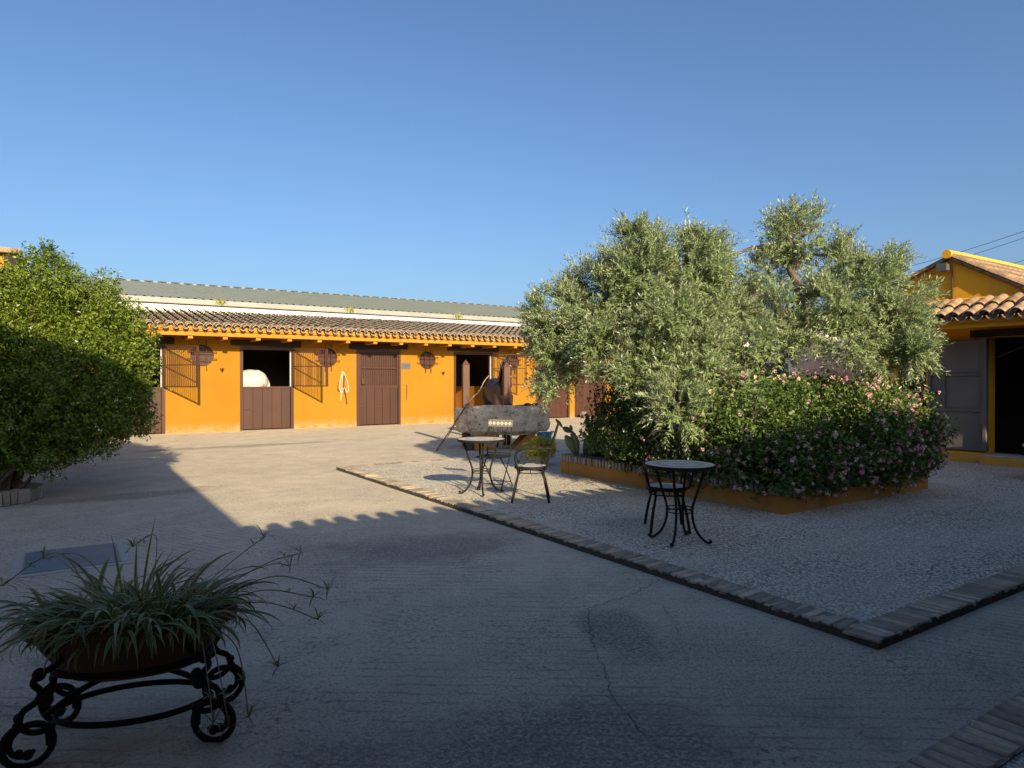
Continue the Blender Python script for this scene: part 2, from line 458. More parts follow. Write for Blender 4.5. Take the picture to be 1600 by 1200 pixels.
M['spider'] = mat_spider()
M['chairtile'] = mat_chairtile()

# ------------------------------------------------------------------ object helpers
OFF = {}


def wloc(o):
    return OFF.get(o.name, Vector((0, 0, 0))) if o else Vector((0, 0, 0))


def thing(name, label, cat, loc=(0, 0, 0), rotz=0.0, group=None, local=False):
    """Empty at the thing's base. With local=False its parts are given in world coordinates."""
    o = bpy.data.objects.new(name, None)
    o.empty_display_size = 0.1
    COL.objects.link(o)
    o.location = loc
    o.rotation_euler = (0, 0, rotz)
    o['label'] = label
    o['category'] = cat
    if group:
        o['group'] = group
    OFF[o.name] = Vector((0, 0, 0)) if local else Vector(loc)
    return o


def tag(o, label=None, cat=None, group=None, kind=None):
    if label:
        o['label'] = label
    if cat:
        o['category'] = cat
    if group:
        o['group'] = group
    if kind:
        o['kind'] = kind
    return o


def link_mesh(name, me, parent=None, mw=None, loc=None):
    """Link an object that uses mesh me; mw is a matrix in the parent's own space."""
    o = bpy.data.objects.new(name, me)
    COL.objects.link(o)
    if parent is not None:
        o.parent = parent
        OFF[o.name] = wloc(parent)
    if mw is not None:
        o.matrix_basis = mw
    if loc is not None:
        o.location = loc
    return o


class MB:
    def __init__(self):
        self.v, self.f, self.mi = [], [], []

    def add(self, vs, fs, mi=0):
        n = len(self.v)
        self.v += [tuple(p) for p in vs]
        self.f += [tuple(i + n for i in f) for f in fs]
        self.mi += [mi] * len(fs)
        return self

    def box(self, x0, x1, y0, y1, z0, z1, rot=None, mi=0):
        vs = [(x, y, z) for z in (z0, z1) for y in (y0, y1) for x in (x0, x1)]
        if rot is not None:
            vs = [tuple(rot @ Vector(p)) for p in vs]
        return self.add(vs, [(0, 2, 3, 1), (4, 5, 7, 6), (0, 1, 5, 4), (2, 6, 7, 3), (0, 4, 6, 2), (1, 3, 7, 5)], mi)

    def tube(self, pts, r, n=8, closed=False, mi=0, sy=1.0):
        pts = [Vector(p) for p in pts]
        m = len(pts)
        rs = list(r) if isinstance(r, (list, tuple)) else [r] * m
        t0 = (pts[1] - pts[0]).normalized()
        up = Vector((0, 0, 1)) if abs(t0.z) < 0.9 else Vector((1, 0, 0))
        a = t0.cross(up).normalized()
        base = len(self.v)
        vs = []
        for i, p in enumerate(pts):
            if closed:
                t = (pts[(i + 1) % m] - pts[i - 1]).normalized()
            else:
                t = (pts[min(i + 1, m - 1)] - pts[max(i - 1, 0)]).normalized()
            a = (a - t * a.dot(t))
            if a.length < 1e-6:
                a = t.orthogonal()
            a.normalize()
            b = t.cross(a)
            rr = rs[i]
            ra, rb = rr if isinstance(rr, tuple) else (rr, rr * sy)
            for k in range(n):
                th = 2 * math.pi * k / n
                vs.append(p + a * (ra * math.cos(th)) + b * (rb * math.sin(th)))
        fs = []
        for i in range(m if closed else m - 1):
            j = (i + 1) % m
            for k in range(n):
                l = (k + 1) % n
                fs.append((i * n + k, i * n + l, j * n + l, j * n + k))
        if not closed:
            fs.append(tuple(range(n - 1, -1, -1)))
            fs.append(tuple((m - 1) * n + k for k in range(n)))
        return self.add(vs, fs, mi)

    def strip(self, pts, wdt, thk, up=(0, 0, 1), closed=False):
        """Flat bar swept along pts: wdt along up, thk sideways."""
        pts = [Vector(p) for p in pts]
        m = len(pts)
        up = Vector(up)
        vs = []
        for i, p in enumerate(pts):
            t = (pts[(i + 1) % m] - pts[i - 1]) if closed else (pts[min(i + 1, m - 1)] - pts[max(i - 1, 0)])
            t.normalize()
            s = t.cross(up).normalized()
            u = s.cross(t).normalized()
            for (a, b) in ((-1, -1), (1, -1), (1, 1), (-1, 1)):
                vs.append(p + s * (a * thk / 2) + u * (b * wdt / 2))
        fs = []
        for i in range(m if closed else m - 1):
            j = (i + 1) % m
            for k in range(4):
                l = (k + 1) % 4
                fs.append((i * 4 + k, i * 4 + l, j * 4 + l, j * 4 + k))
        if not closed:
            fs += [(3, 2, 1, 0), tuple((m - 1) * 4 + k for k in range(4))]
        return self.add(vs, fs)

    def lathe(self, prof, n=32, c=(0, 0, 0), sx=1.0, sy=1.0):
        vs, fs = [], []
        for (r, z) in prof:
            for k in range(n):
                th = 2 * math.pi * k / n
                vs.append((c[0] + r * sx * math.cos(th), c[1] + r * sy * math.sin(th), c[2] + z))
        for i in range(len(prof) - 1):
            for k in range(n):
                l = (k + 1) % n
                fs.append((i * n + k, i * n + l, (i + 1) * n + l, (i + 1) * n + k))
        if prof[0][0] > 1e-4:
            fs.append(tuple(range(n - 1, -1, -1)))
        if prof[-1][0] > 1e-4:
            fs.append(tuple((len(prof) - 1) * n + k for k in range(n)))
        return self.add(vs, fs)

    def ball(self, c, r, n=10, m=7, sx=1, sy=1, sz=1):
        prof = [(max(1e-5, math.sin(math.pi * i / m)) * r, -math.cos(math.pi * i / m) * r * sz) for i in range(m + 1)]
        return self.lathe(prof, n, c, sx, sy)

    def prism(self, poly, axis, a0, a1):
        """Extrude a 2-D polygon along axis ('x': poly is (y,z); 'y': poly is (x,z); 'z': poly is (x,y))."""
        n = len(poly)
        vs = []
        for a in (a0, a1):
            for (p, q) in poly:
                vs.append({'x': (a, p, q), 'y': (p, a, q), 'z': (p, q, a)}[axis])
        fs = [tuple(range(n - 1, -1, -1)), tuple(range(n, 2 * n))]
        for k in range(n):
            l = (k + 1) % n
            fs.append((k, l, n + l, n + k))
        return self.add(vs, fs)

    def mesh(self, name, mats, off=Vector((0, 0, 0)), smooth=False, bevel=0.0):
        me = bpy.data.meshes.new(name)
        o = off
        me.from_pydata([(x - o.x, y - o.y, z - o.z) for (x, y, z) in self.v], [], self.f)
        mats = mats if isinstance(mats, (list, tuple)) else [mats]
        for m in mats:
            me.materials.append(m)
        if len(mats) > 1:
            me.polygons.foreach_set('material_index', self.mi)
        bm = bmesh.new()
        bm.from_mesh(me)
        bmesh.ops.remove_doubles(bm, verts=bm.verts, dist=1e-5)
        bmesh.ops.recalc_face_normals(bm, faces=bm.faces)
        if bevel:
            bmesh.ops.bevel(bm, geom=list(bm.edges), offset=bevel, segments=1, affect='EDGES', clamp_overlap=True)
        bm.to_mesh(me)
        bm.free()
        if smooth:
            me.polygons.foreach_set('use_smooth', [True] * len(me.polygons))
            try:
                me.set_sharp_from_angle(angle=R(50))
            except Exception:
                pass
        me.update()
        return me

    def build(self, name, mats, parent=None, smooth=False, bevel=0.0):
        return link_mesh(name, self.mesh(name, mats, wloc(parent), smooth, bevel), parent)


def bez(p, n=12):
    """Catmull-Rom through the points p."""
    p = [Vector(q) for q in p]
    out = []
    for i in range(len(p) - 1):
        a, b, c, d = p[max(i - 1, 0)], p[i], p[i + 1], p[min(i + 2, len(p) - 1)]
        for k in range(n):
            t = k / n
            out.append(0.5 * ((2 * b) + (c - a) * t + (2 * a - 5 * b + 4 * c - d) * t * t + (3 * b - a - 3 * c + d) * t ** 3))
    out.append(p[-1])
    return out


def struct(o):
    o['kind'] = 'structure'
    return o


# ---- leaf clouds -------------------------------------------------
def unit(a):
    return a / np.maximum(np.linalg.norm(a, axis=1, keepdims=True), 1e-9)


def leaf_object(name, P, D, N, L, W, rnd, mat, parent=None, droop=0.12, kind=None):
    """One mesh of many diamond leaves (a quad each)."""
    n = len(P)
    Sd = unit(np.cross(D, N))
    Nn = unit(np.cross(Sd, D))
    L = L[:, None]
    W = W[:, None]
    V = np.empty((n, 4, 3))
    V[:, 0] = P
    V[:, 1] = P + D * L * 0.45 + Sd * W * 0.5 + Nn * W * 0.12
    V[:, 2] = P + D * L - Nn * L * droop
    V[:, 3] = P + D * L * 0.45 - Sd * W * 0.5 + Nn * W * 0.12
    o = wloc(parent)
    V -= np.array([o.x, o.y, o.z])
    me = bpy.data.meshes.new(name)
    me.vertices.add(n * 4)
    me.vertices.foreach_set('co', V.reshape(-1).astype(np.float32))
    me.loops.add(n * 4)
    me.loops.foreach_set('vertex_index', np.arange(n * 4, dtype=np.int32))
    me.polygons.add(n)
    me.polygons.foreach_set('loop_start', np.arange(0, n * 4, 4, dtype=np.int32))
    me.polygons.foreach_set('loop_total', np.full(n, 4, dtype=np.int32))
    a = me.attributes.new('rnd', 'FLOAT', 'POINT')
    a.data.foreach_set('value', np.repeat(rnd, 4).astype(np.float32))
    me.materials.append(mat)
    me.update()
    me.validate()
    ob = link_mesh(name, me, parent)
    if kind:
        ob['kind'] = kind
    return ob


def rdir(n):
    return unit(RNG.normal(size=(n, 3)))

# ================================================================== GROUND
g = MB()
g.add([(-600, -600, 0), (600, -600, 0), (600, 900, 0), (-600, 900, 0)], [(0, 1, 2, 3)])
ground = struct(g.build('ground', M['concrete']))


def crack(pts, wdt, seed):
    rn = random.Random(seed)
    fine = []
    for a, b in zip(pts[:-1], pts[1:]):
        a, b = Vector((*a, 0)), Vector((*b, 0))
        k = max(2, int((b - a).length / 0.035))
        nrm = Vector((-(b - a).y, (b - a).x, 0)).normalized()
        for i in range(k):
            fine.append(a.lerp(b, i / k) + nrm * rn.uniform(-0.016, 0.016))
    vs, fs = [], []
    for i, p in enumerate(fine):
        q = fine[min(i + 1, len(fine) - 1)] - fine[max(i - 1, 0)]
        s = Vector((-q.y, q.x, 0)).normalized() * wdt * rn.uniform(0.25, 1.0) * (0.3 if i in (0, len(fine) - 1) else 1)
        vs += [(p.x - s.x, p.y - s.y, 0.0035), (p.x + s.x, p.y + s.y, 0.0035)]
        if i:
            fs.append((2 * i - 2, 2 * i - 1, 2 * i + 1, 2 * i))
    return MB().add(vs, fs)


crack([(3.97, 3.855), (3.55, 3.70), (3.05, 3.63), (2.80, 3.33), (2.59, 3.04), (2.43, 2.74), (2.295, 2.565), (2.22, 2.33), (2.13, 2.05)], 0.0030, 1).build('crack', M['crack'], ground)
crack([(3.05, 3.63), (2.6, 3.95), (2.15, 4.25), (1.8, 4.6)], 0.0022, 2).build('crack', M['crack'], ground)
crack([(3.2, 2.95), (3.35, 3.12), (3.55, 3.45)], 0.002, 3).build('crack', M['crack'], ground)

# raised pebble patio with brick-on-edge border (X 4.0.., Y 2.13..11.66, 6 cm high)
PZ = 0.06
p = MB()
p.box(4.225, 14.0, 2.355, 11.44, -0.05, PZ - 0.004)
patio = struct(p.build('patio', M['pebble']))
rz = MB()
rz.box(4.004, 4.225, 2.134, 11.655, -0.05, PZ - 0.013)
rz.box(4.225, 14.0, 2.134, 2.355, -0.05, PZ - 0.013)
rz.box(4.225, 14.0, 11.44, 11.655, -0.05, PZ - 0.013)
rz.build('border_bed', M['riser'], patio)
mq = MB()
mq.box(4.022, 4.225, 2.152, 11.64, PZ - 0.0125, PZ - 0.0035)
mq.box(4.2255, 14.0, 2.152, 2.355, PZ - 0.0125, PZ - 0.0035)
mq.box(4.2255, 14.0, 11.44, 11.64, PZ - 0.0125, PZ - 0.0035)
mq.build('border_mortar', M['edge_mortar'], patio)


def brick_mesh(name, L, Wd, H, bev, mat, seed):
    rn = random.Random(seed)
    b = MB().box(-L / 2, L / 2, -Wd / 2, Wd / 2, 0, H)
    b.v = [(x + rn.uniform(-.011, .011), y + rn.uniform(-.008, .008), z + rn.uniform(-.004, .003)) for (x, y, z) in b.v]
    return b.mesh(name, mat, bevel=bev)


EDGE = [brick_mesh('edging_brick', 0.218, 0.062, 0.022, 0.005, M['brick'], s) for s in range(6)]
rb = random.Random(5)


def brick_row(x0, y0, x1, y1, rot, parent, pitch=0.0715, z=PZ - 0.021, meshes=EDGE, jit=0.004, name='edging_brick'):
    L = math.hypot(x1 - x0, y1 - y0)
    n = int(L / pitch)
    for i in range(n):
        t = (i + 0.5) / n
        m = Matrix.Translation((x0 + (x1 - x0) * t + rb.uniform(-jit, jit), y0 + (y1 - y0) * t + rb.uniform(-jit, jit), z + rb.uniform(-0.006, 0.003))) @ \
            Matrix.Rotation(rot + rb.uniform(-0.06, 0.06), 4, 'Z') @ Matrix.Rotation(rb.uniform(-.02, .02), 4, 'X')
        link_mesh(name, rb.choice(meshes), parent, Matrix.Translation(-wloc(parent)) @ m)


brick_row(4.115, 2.36, 4.115, 11.66, 0, patio)
brick_row(4.0, 2.245, 13.0, 2.245, R(90), patio)
brick_row(4.24, 11.545, 11.0, 11.545, R(90), patio)

# threshold strip of the porch, bottom right: brick border and pebble floor behind
t_ = MB()
t_.box(-0.1, 12.0, -3.0, 1.20, -0.05, 0.012)
porch_floor = struct(t_.build('porch_floor', M['pebble']))
MB().box(-0.1, 12.0, 1.20, 1.43, -0.05, 0.019).build('border_bed', M['edge_mortar'], porch_floor)
BIG = [brick_mesh('edging_brick', 0.225, 0.070, 0.05, 0.008, M['brick'], s + 20) for s in range(5)]
brick_row(1.6, 1.315, 5.2, 1.315, R(90), porch_floor, pitch=0.086, z=-0.022, meshes=BIG)

# steel cover plate with cement collar
cov = thing('drain_cover', 'blue-grey steel drain cover plate set in the concrete behind the spider plant', 'drain cover', (0.06, 7.2, 0))
MB().box(-0.37, 0.50, 6.72, 7.68, 0.0, 0.006).build('collar', M['cover_frame'], cov)
MB().box(-0.29, 0.42, 6.80, 7.60, 0.007, 0.014).build('plate', M['cover'], cov, bevel=0.002)

# ================================================================== STABLE ROW
WY = 22.05          # front face of the stable wall
stable = thing('stable_building', 'long ochre stable row with brown half-doors and a barrel-tile roof', 'stable', (9, WY, 0))
X0, X1 = -2.2, 23.0
DOORS = [(0.84, 2.48), (4.547, 6.184), (8.283, 9.899), (12.019, 13.714), (15.76, 17.447), (17.717, 19.36)]
WINS = [(3.476, 2.30), (7.292, 2.30), (10.946, 2.27), (14.60, 2.25)]
DT = 2.60           # top of door opening
wall = MB()


def pane_with_hole(mb, xa, xb, cx, cz, r, z0, z1, y0, y1):
    """Wall panel xa..xb, z0..z1 with a round hole."""
    n = 40
    inner, outer = [], []
    for k in range(n):
        th = 2 * math.pi * (k + 0.5) / n
        c, s = math.cos(th), math.sin(th)
        inner.append((cx + r * c, cz + r * s))
        tx = ((xb - cx) if c > 0 else (xa - cx)) / c if abs(c) > 1e-6 else 1e9
        tz = ((z1 - cz) if s > 0 else (z0 - cz)) / s if abs(s) > 1e-6 else 1e9
        tt = min(tx, tz)
        outer.append((cx + tt * c, cz + tt * s))
    corners = [(xb, z1), (xa, z1), (xa, z0), (xb, z0)]
    vs = [(x, y0, z) for x, z in inner] + [(x, y0, z) for x, z in outer] + [(x, y1, z) for x, z in inner]
    fs = []
    for k in range(n):
        l = (k + 1) % n
        fs.append((k, n + k, n + l, l))
        fs.append((k, l, 2 * n + l, 2 * n + k))
    # corner fills
    base = len(vs)
    vs += [(x, y0, z) for x, z in corners]
    for ci, (qx, qz) in enumerate(corners):
        for k in range(n):
            l = (k + 1) % n
            a, b = outer[k], outer[l]
            if abs(a[0] - b[0]) > 1e-6 and abs(a[1] - b[1]) > 1e-6:
                if abs((a[0] - qx) * (b[0] - qx)) < 1e-6 and abs((a[1] - qz) * (b[1] - qz)) < 1e-6 and abs(a[0] - qx) + abs(a[1] - qz) < 2:
                    fs.append((n + k, base + ci, n + l))
    mb.add(vs, fs)


YI = WY + 0.32      # inner face
edges = [X0] + [v for d in DOORS for v in d] + [X1]
WT = 3.02
for i in range(0, len(edges), 2):
    a, b = edges[i], edges[i + 1]
    win = [wq for wq in WINS if a < wq[0] < b]
    if win:
        cx, cz = win[0]
        h0, h1 = cx - 0.45, cx + 0.45
        wall.box(a, h0, WY, YI, 0, WT)
        wall.box(h1, b, WY, YI, 0, WT)
        wall.box(h0, h1, WY, YI, 0, cz - 0.45)
        wall.box(h0, h1, WY, YI, cz + 0.45, WT)
        pane_with_hole(wall, h0, h1, cx, cz, 0.325, cz - 0.45, cz + 0.45, WY, WY + 0.2)
    else:
        wall.box(a, b, WY, YI, 0, WT)
for (a, b) in DOORS:
    wall.box(a, b, WY + 0.002, YI, DT, WT)
wall.build('wall', M['ochre'], stable)
# back wall, ends, partitions
bw = MB()
bw.box(X0, X1, 25.45, 25.7, 0, 3.75)
for x in (X0, 3.35, 7.1, 10.95, 14.75, X1 - 0.2):
    bw.prism([(YI, 0), (25.45, 0), (25.45, 3.72), (YI, 3.1)], 'x', x, x + 0.15)
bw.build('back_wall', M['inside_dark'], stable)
dd = MB()
for (a, b) in ((3.5, 7.1), (7.25, 10.95), (11.1, 14.75), (14.9, 22.8)):
    dd.box(a, b, 25.40, 25.448, 0, 1.3)
dd.box(13.9, 13.98, YI + 0.25, 25.38, 0, 1.30)
dd.box(11.1, 11.16, YI + 0.1, 25.38, 0, 1.30)
dd.build('dado', M['ochre2'], stable)
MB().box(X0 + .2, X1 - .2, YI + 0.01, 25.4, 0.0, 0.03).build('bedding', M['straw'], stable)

# roof slab (soffit ochre), fascia, rafters
EY, EZ = 21.02, 3.035          # eave line of the roof deck
SL = math.atan2(3.845 - 3.035, 25.5 - 21.02)
cs, sn = math.cos(SL), math.sin(SL)
MB().prism([(EY + 0.10, EZ - 0.015), (25.7, EZ + (25.6 - EY) * math.tan(SL)), (25.7, EZ + (25.6 - EY) * math.tan(SL) - 0.05), (EY + 0.10, EZ - 0.06)], 'x', X0 - 0.3, X1 + 0.3).build('roof_deck', M['ochre_trim'], stable)
MB().box(X0 - 0.3, X1 + 0.3, 21.16, 21.28, 2.835, 2.975).build('fascia', M['ochre_trim'], stable, bevel=0.008)
x = 3.039 - 0.9305 * 5
rm = MB().box(-0.065, 0.065, 0.0, 0.84, 0, 0.2).mesh('rafter', M['ochre_trim'], bevel=0.006)
while x < X1:
    link_mesh('rafter', rm, stable, loc=Vector((x, 21.20, 2.755)) - wloc(stable))
    x += 0.9305


# clay barrel tiles
def barrel(name, r0, r1, L, mats, up=True, n=7, thick=0.013, a0=8):
    """Half-round tile: axis +y (up the slope), lower end at y=0. Material 1 on the cut lower end."""
    vs, fs, mi = [], [], []
    for (y, r) in ((0, r0), (L, r1)):
        for rr in (r, r - thick):
            for k in range(n + 1):
                th = R(a0) + (math.pi - 2 * R(a0)) * k / n
                z = rr * math.sin(th)
                vs.append((rr * math.cos(th), y, z if up else -z))
    q = n + 1
    for k in range(n):
        fs += [(k, k + 1, 2 * q + k + 1, 2 * q + k), (q + k + 1, q + k, 3 * q + k, 3 * q + k + 1), (k + 1, k, q + k, q + k + 1)]
        mi += [0, 0, 1]
    mb = MB()
    mb.v, mb.f, mb.mi = vs, fs, mi
    return mb.mesh(name, mats, smooth=True)


def barrel_rows(mb, cols, rows, r0, r1, L, exposed, up, frame, rn, n=5, zoff=0.0):
    """Joined tiles for the far rows; frame maps (u across, v up-slope, w normal) to world."""
    for u in cols:
        for j in rows:
            du, dv, dw = rn.uniform(-.012, .012), rn.uniform(-.02, .02), rn.uniform(-.006, .008)
            vs = []
            for (y, r) in ((0, r0), (L, r1)):
                for k in range(n + 1):
                    th = math.pi * k / n
                    z = r * math.sin(th)
                    tilt = (0.022 if up else 0.012) * (1 - y / L)
                    vs.append(frame(u + du + r * math.cos(th), j * exposed + dv + y, (z if up else -z) + zoff + dw + tilt))
            mb.add(vs, [(k, k + 1, n + 2 + k, n + 1 + k) for k in range(n)])


PITCH = 0.254
ncol = int((X1 - X0 + 0.5) / PITCH)
cols = [X0 - 0.25 + PITCH * (i + 0.5) for i in range(ncol)]
fr = lambda u, v, w_: (u, EY + v * cs - w_ * sn, EZ + v * sn + w_ * cs)
cap_m = barrel('roof_tile', 0.100, 0.084, 0.42, [M['tile'], M['tile_cut']], True)
pan_m = barrel('roof_tile', 0.085, 0.075, 0.42, [M['tile'], M['tile_cut']], False)
rt = random.Random(3)
MS = Matrix.Rotation(SL, 4, 'X')
roof = MB()
for i, u in enumerate(cols):
    vis = -0.2 < u < 18.5
    for (me, du, v, wq) in ((cap_m, 0, 0.0, 0.058), (pan_m, PITCH / 2, -0.03, 0.062), (cap_m, 0, 0.345, 0.066)):
        if vis:
            mw = Matrix.Translation(fr(u + du + rt.uniform(-.01, .01), v + rt.uniform(-.018, .018), wq)) @ MS @ Matrix.Rotation(rt.uniform(-.03, .03), 4, 'Z') @ Matrix.Rotation(-0.03, 4, 'X')
            link_mesh('roof_tile', me, stable, Matrix.Translation(-wloc(stable)) @ mw)
hid = [u for u in cols if not -0.2 < u < 18.5]
rows_all = 13
barrel_rows(roof, [u for u in cols if u not in hid], range(2, rows_all), 0.100, 0.084, 0.40, 0.345, True, fr, rt, zoff=0.058)
barrel_rows(roof, [u + PITCH / 2 for u in cols if u not in hid], range(1, rows_all), 0.085, 0.075, 0.40, 0.345, False, fr, rt, zoff=0.062)
barrel_rows(roof, hid, range(0, rows_all), 0.100, 0.084, 0.40, 0.345, True, fr, rt, zoff=0.058)
barrel_rows(roof, [u + PITCH / 2 for u in hid], range(0, rows_all), 0.085, 0.075, 0.40, 0.345, False, fr, rt, zoff=0.062)
ro = roof.build('upper_tiles', M['tile_roof'], stable, smooth=True)
ro['kind'] = 'stuff'
# ochre mortar plugs under the eave caps
mo = MB()
for u in cols:
    poly = [(u - 0.10, EZ - 0.06), (u + 0.10, EZ - 0.06)] + [(u + 0.072 * math.cos(math.pi * k / 6), EZ + 0.052 + 0.070 * math.sin(math.pi * k / 6)) for k in range(7)]
    mo.prism(poly, 'y', 21.13, 21.30)
mo.build('eave_mortar', M['ochre_trim'], stable)

# doors ------------------------------------------------------------
plank_cache = {}


def half_door(a, b, z0, z1, name, n=5, yo=0.04, tall=False):
    """Brown plank leaf between a..b on the wall plane."""
    leaf = MB()
    leaf.box(a, b, WY + yo + 0.03, WY + yo + 0.05, z0, z1)
    lf = leaf.build(name, M['brown'], stable)
    pw = (b - a) / n
    for i in range(n):
        MB().box(a + i * pw + 0.004, a + (i + 1) * pw - 0.004, WY + yo + 0.004, WY + yo + 0.029, z0 + 0.004, z1 - 0.004).build('plank', M['brown'], lf, bevel=0.004)
    # rails and strap hinge
    MB().box(a, b, WY + yo - 0.008, WY + yo + 0.0035, z0 + 0.60, z0 + 0.618).build('rail', M['brown_metal'], lf)
    MB().box(a, b, WY + yo - 0.016, WY + yo + 0.003, z1 - 0.05, z1).build('rail', M['brown_metal'], lf)
    MB().box(a - 0.02, a + 0.20, WY + yo - 0.02, WY + yo - 0.0085, z0 + 0.625, z0 + 0.66).build('hinge', M['brown_metal'], lf)
    return lf


def grille(name, Wd, z0, z1, nb, mw, parent, lattice=False):
    """Barred leaf in its own xz plane, hinge edge at x=0; mw places it in world."""
    tr = Matrix.Translation(-wloc(parent)) @ mw
    fm = MB()
    fm.box(0, 0.05, -0.02, 0.02, z0, z1)
    fm.box(Wd - 0.05, Wd, -0.02, 0.02, z0, z1)
    fm.box(0.05, Wd - 0.05, -0.02, 0.02, z0, z0 + 0.035)
    fm.box(0.05, Wd - 0.05, -0.02, 0.02, z1 - 0.03, z1)
    fo = link_mesh(name, fm.mesh(name, M['brown_metal'], bevel=0.003), parent, tr)
    OFF[fo.name] = Vector((0, 0, 0))
    bm_ = MB()
    for i in range(nb):
        xx = 0.05 + (Wd - 0.1) * (i + 0.5) / nb
        bm_.tube([(xx, 0, z0 + 0.02), (xx, 0, z1 - 0.02)], 0.0095, 6)
    bm_.box(0.05, Wd - 0.05, -0.012, 0.012, z0 + (z1 - z0) * 0.53, z0 + (z1 - z0) * 0.53 + 0.03)
    bo = link_mesh('bars', bm_.mesh('bars', M['brown_metal']), fo)
    OFF[bo.name] = Vector((0, 0, 0))
    if lattice:
        MB().box(0.08, 0.22, -0.035, -0.021, z0 + 0.07, z0 + 0.28).build('latch_plate', M['brown_metal'], fo)
    return fo


HZ = 1.36
for di, (a, b) in enumerate(DOORS):
    fw = 0.09
    f = MB()
    f.box(a, a + fw, WY - 0.015, WY + 0.10, 0, DT)
    f.box(b - fw, b, WY - 0.015, WY + 0.10, 0, DT)
    f.box(a + fw, b - fw, WY - 0.012, WY + 0.10, DT - 0.09, DT - 0.002)
    f.build('door_frame', M['brown'], stable, bevel=0.004)
    lt = MB().box(a - 0.26, b + 0.25, WY - 0.05, WY + 0.12, 2.615, 2.80)
    lt.v = [(x + rt.uniform(-.03, .03), y, z + rt.uniform(-.02, .02)) for x, y, z in lt.v]
    lt.build('lintel', M['beam'], stable, bevel=0.012)
    ia, ib = a + fw + 0.008, b - fw - 0.008
    if di in (0, 1):
        half_door(ia, ib, 0.03, HZ, 'half_door', yo=0.03)
    elif di in (2, 4, 5):
        half_door(ia, ib, 0.03, HZ - 0.02, 'half_door', 5 if di != 5 else 4, yo=0.03)
        bk = MB().box(ia, ib, WY + 0.085, WY + 0.098, HZ - 0.01, DT - 0.1)
        bk.build('closed_upper_leaf', M['brown'], stable)
        grille('grille_leaf', ib - ia, HZ - 0.015, DT - 0.10, 16, Matrix.Translation((ia, WY + 0.03, 0)), stable, lattice=True)
    if di in (0, 1, 3):
        th = {0: 58, 1: 58, 3: 40}[di]
        Wd = {0: 1.42, 1: 1.42, 3: 1.32}[di]
        hx = b - 0.05
        # thin pale strip along the jamb beside the opening
        MB().box(b - fw - 0.03, b - fw - 0.002, WY - 0.02, WY + 0.06, HZ if di != 3 else 0.05, DT - 0.1).build('jamb_strip', M['pale_jamb'], stable)
        grille('grille_leaf', Wd, HZ + 0.0, DT - 0.06, 18, Matrix.Translation((hx, WY - 0.04, 0)) @ Matrix.Rotation(R(-th), 4, 'Z'), stable)

# round windows with projecting bar grids
for (cx, cz) in WINS:
    sh = MB()
    n = 32
    sh.prism([(cx + 0.335 * math.cos(2 * math.pi * k / n), cz + 0.335 * math.sin(2 * math.pi * k / n)) for k in range(n)], 'y', WY + 0.12, WY + 0.15)
    so = sh.build('round_shutter', M['brown'], stable)
    for q in range(3):
        hh = 0.62 / 3
        zc = cz - 0.31 + hh * (q + 0.5)
        hw = math.sqrt(max(0.0, 0.315 ** 2 - (abs(zc - cz) + hh * 0.42) ** 2))
        MB().box(cx - max(hw, 0.12), cx + max(hw, 0.12), WY + 0.105, WY + 0.1195, zc - hh * 0.46, zc + hh * 0.46).build('plank', M['brown'], so, bevel=0.003)
    ba = MB()
    for o_ in (-0.10, 0.11):
        ba.tube([(cx + o_, WY, cz + 0.43), (cx + o_, WY - 0.07, cz + 0.41), (cx + o_, WY - 0.07, cz - 0.42), (cx + o_ + 0.01, WY, cz - 0.46)], 0.011, 6)
        ba.tube([(cx - 0.40, WY, cz + o_), (cx - 0.40, WY - 0.082, cz + o_), (cx + 0.40, WY - 0.082, cz + o_), (cx + 0.40, WY, cz + o_)], 0.011, 6)
    ba.build('window_bars', M['brown_metal'], stable)

# wall hooks, plaque, rod, rope
for (hx, hz, lab) in ((4.03, 1.87, 'small brown iron saddle hook left of the white horse stall'), (11.57, 1.81, 'small brown iron saddle hook right of the plaque, under a round window'),
                      (15.26, 1.80, 'small brown iron saddle hook beside the olive branches')):
    h = thing('wall_hook', lab, 'hook', (hx, WY, hz), group='saddle hooks on the stable wall')
    MB().box(hx - 0.06, hx + 0.06, WY - 0.02, WY, hz, hz + 0.05).build('plate', M['brown_metal'], h, bevel=0.004)
    MB().tube([(hx, WY - 0.01, hz + 0.02), (hx, WY - 0.10, hz + 0.0), (hx, WY - 0.12, hz + 0.06)], [0.022, 0.018, 0.012], 6).build('peg', M['brown_metal'], h)
    MB().prism([(hx - 0.05, hz), (hx + 0.05, hz), (hx, hz - 0.09)], 'y', WY - 0.018, WY - 0.001).build('bracket', M['brown_metal'], h)
pq = thing('name_plaque', 'small grey slate name plaque beside the closed grille door', 'plaque', (10.10, WY, 2.05))
MB().box(9.925, 10.275, WY - 0.022, WY - 0.002, 1.955, 2.165).build('plate', M['plaque'], pq, bevel=0.01)
MB().box(9.965, 10.235, WY - 0.026, WY - 0.0225, 2.00, 2.12).build('panel', M['lamp_grey'], pq)
rd = thing('hanging_rod', 'thin dark rod hanging on the ochre wall below the plaque', 'rod', (10.12, WY, 1.1))
MB().tube([(10.12, WY - 0.03, 1.38), (10.115, WY - 0.02, 0.86)], 0.011, 6).build('rod', M['dark_cane'], rd)
MB().tube([(10.12, WY, 1.37), (10.12, WY - 0.04, 1.37), (10.12, WY - 0.045, 1.40)], 0.010, 6).build('nail', M['brown_metal'], rd)
rp = thing('halter_rope', 'pale rope halter hanging on the wall left of the closed grille door', 'rope', (7.79, WY, 1.3))
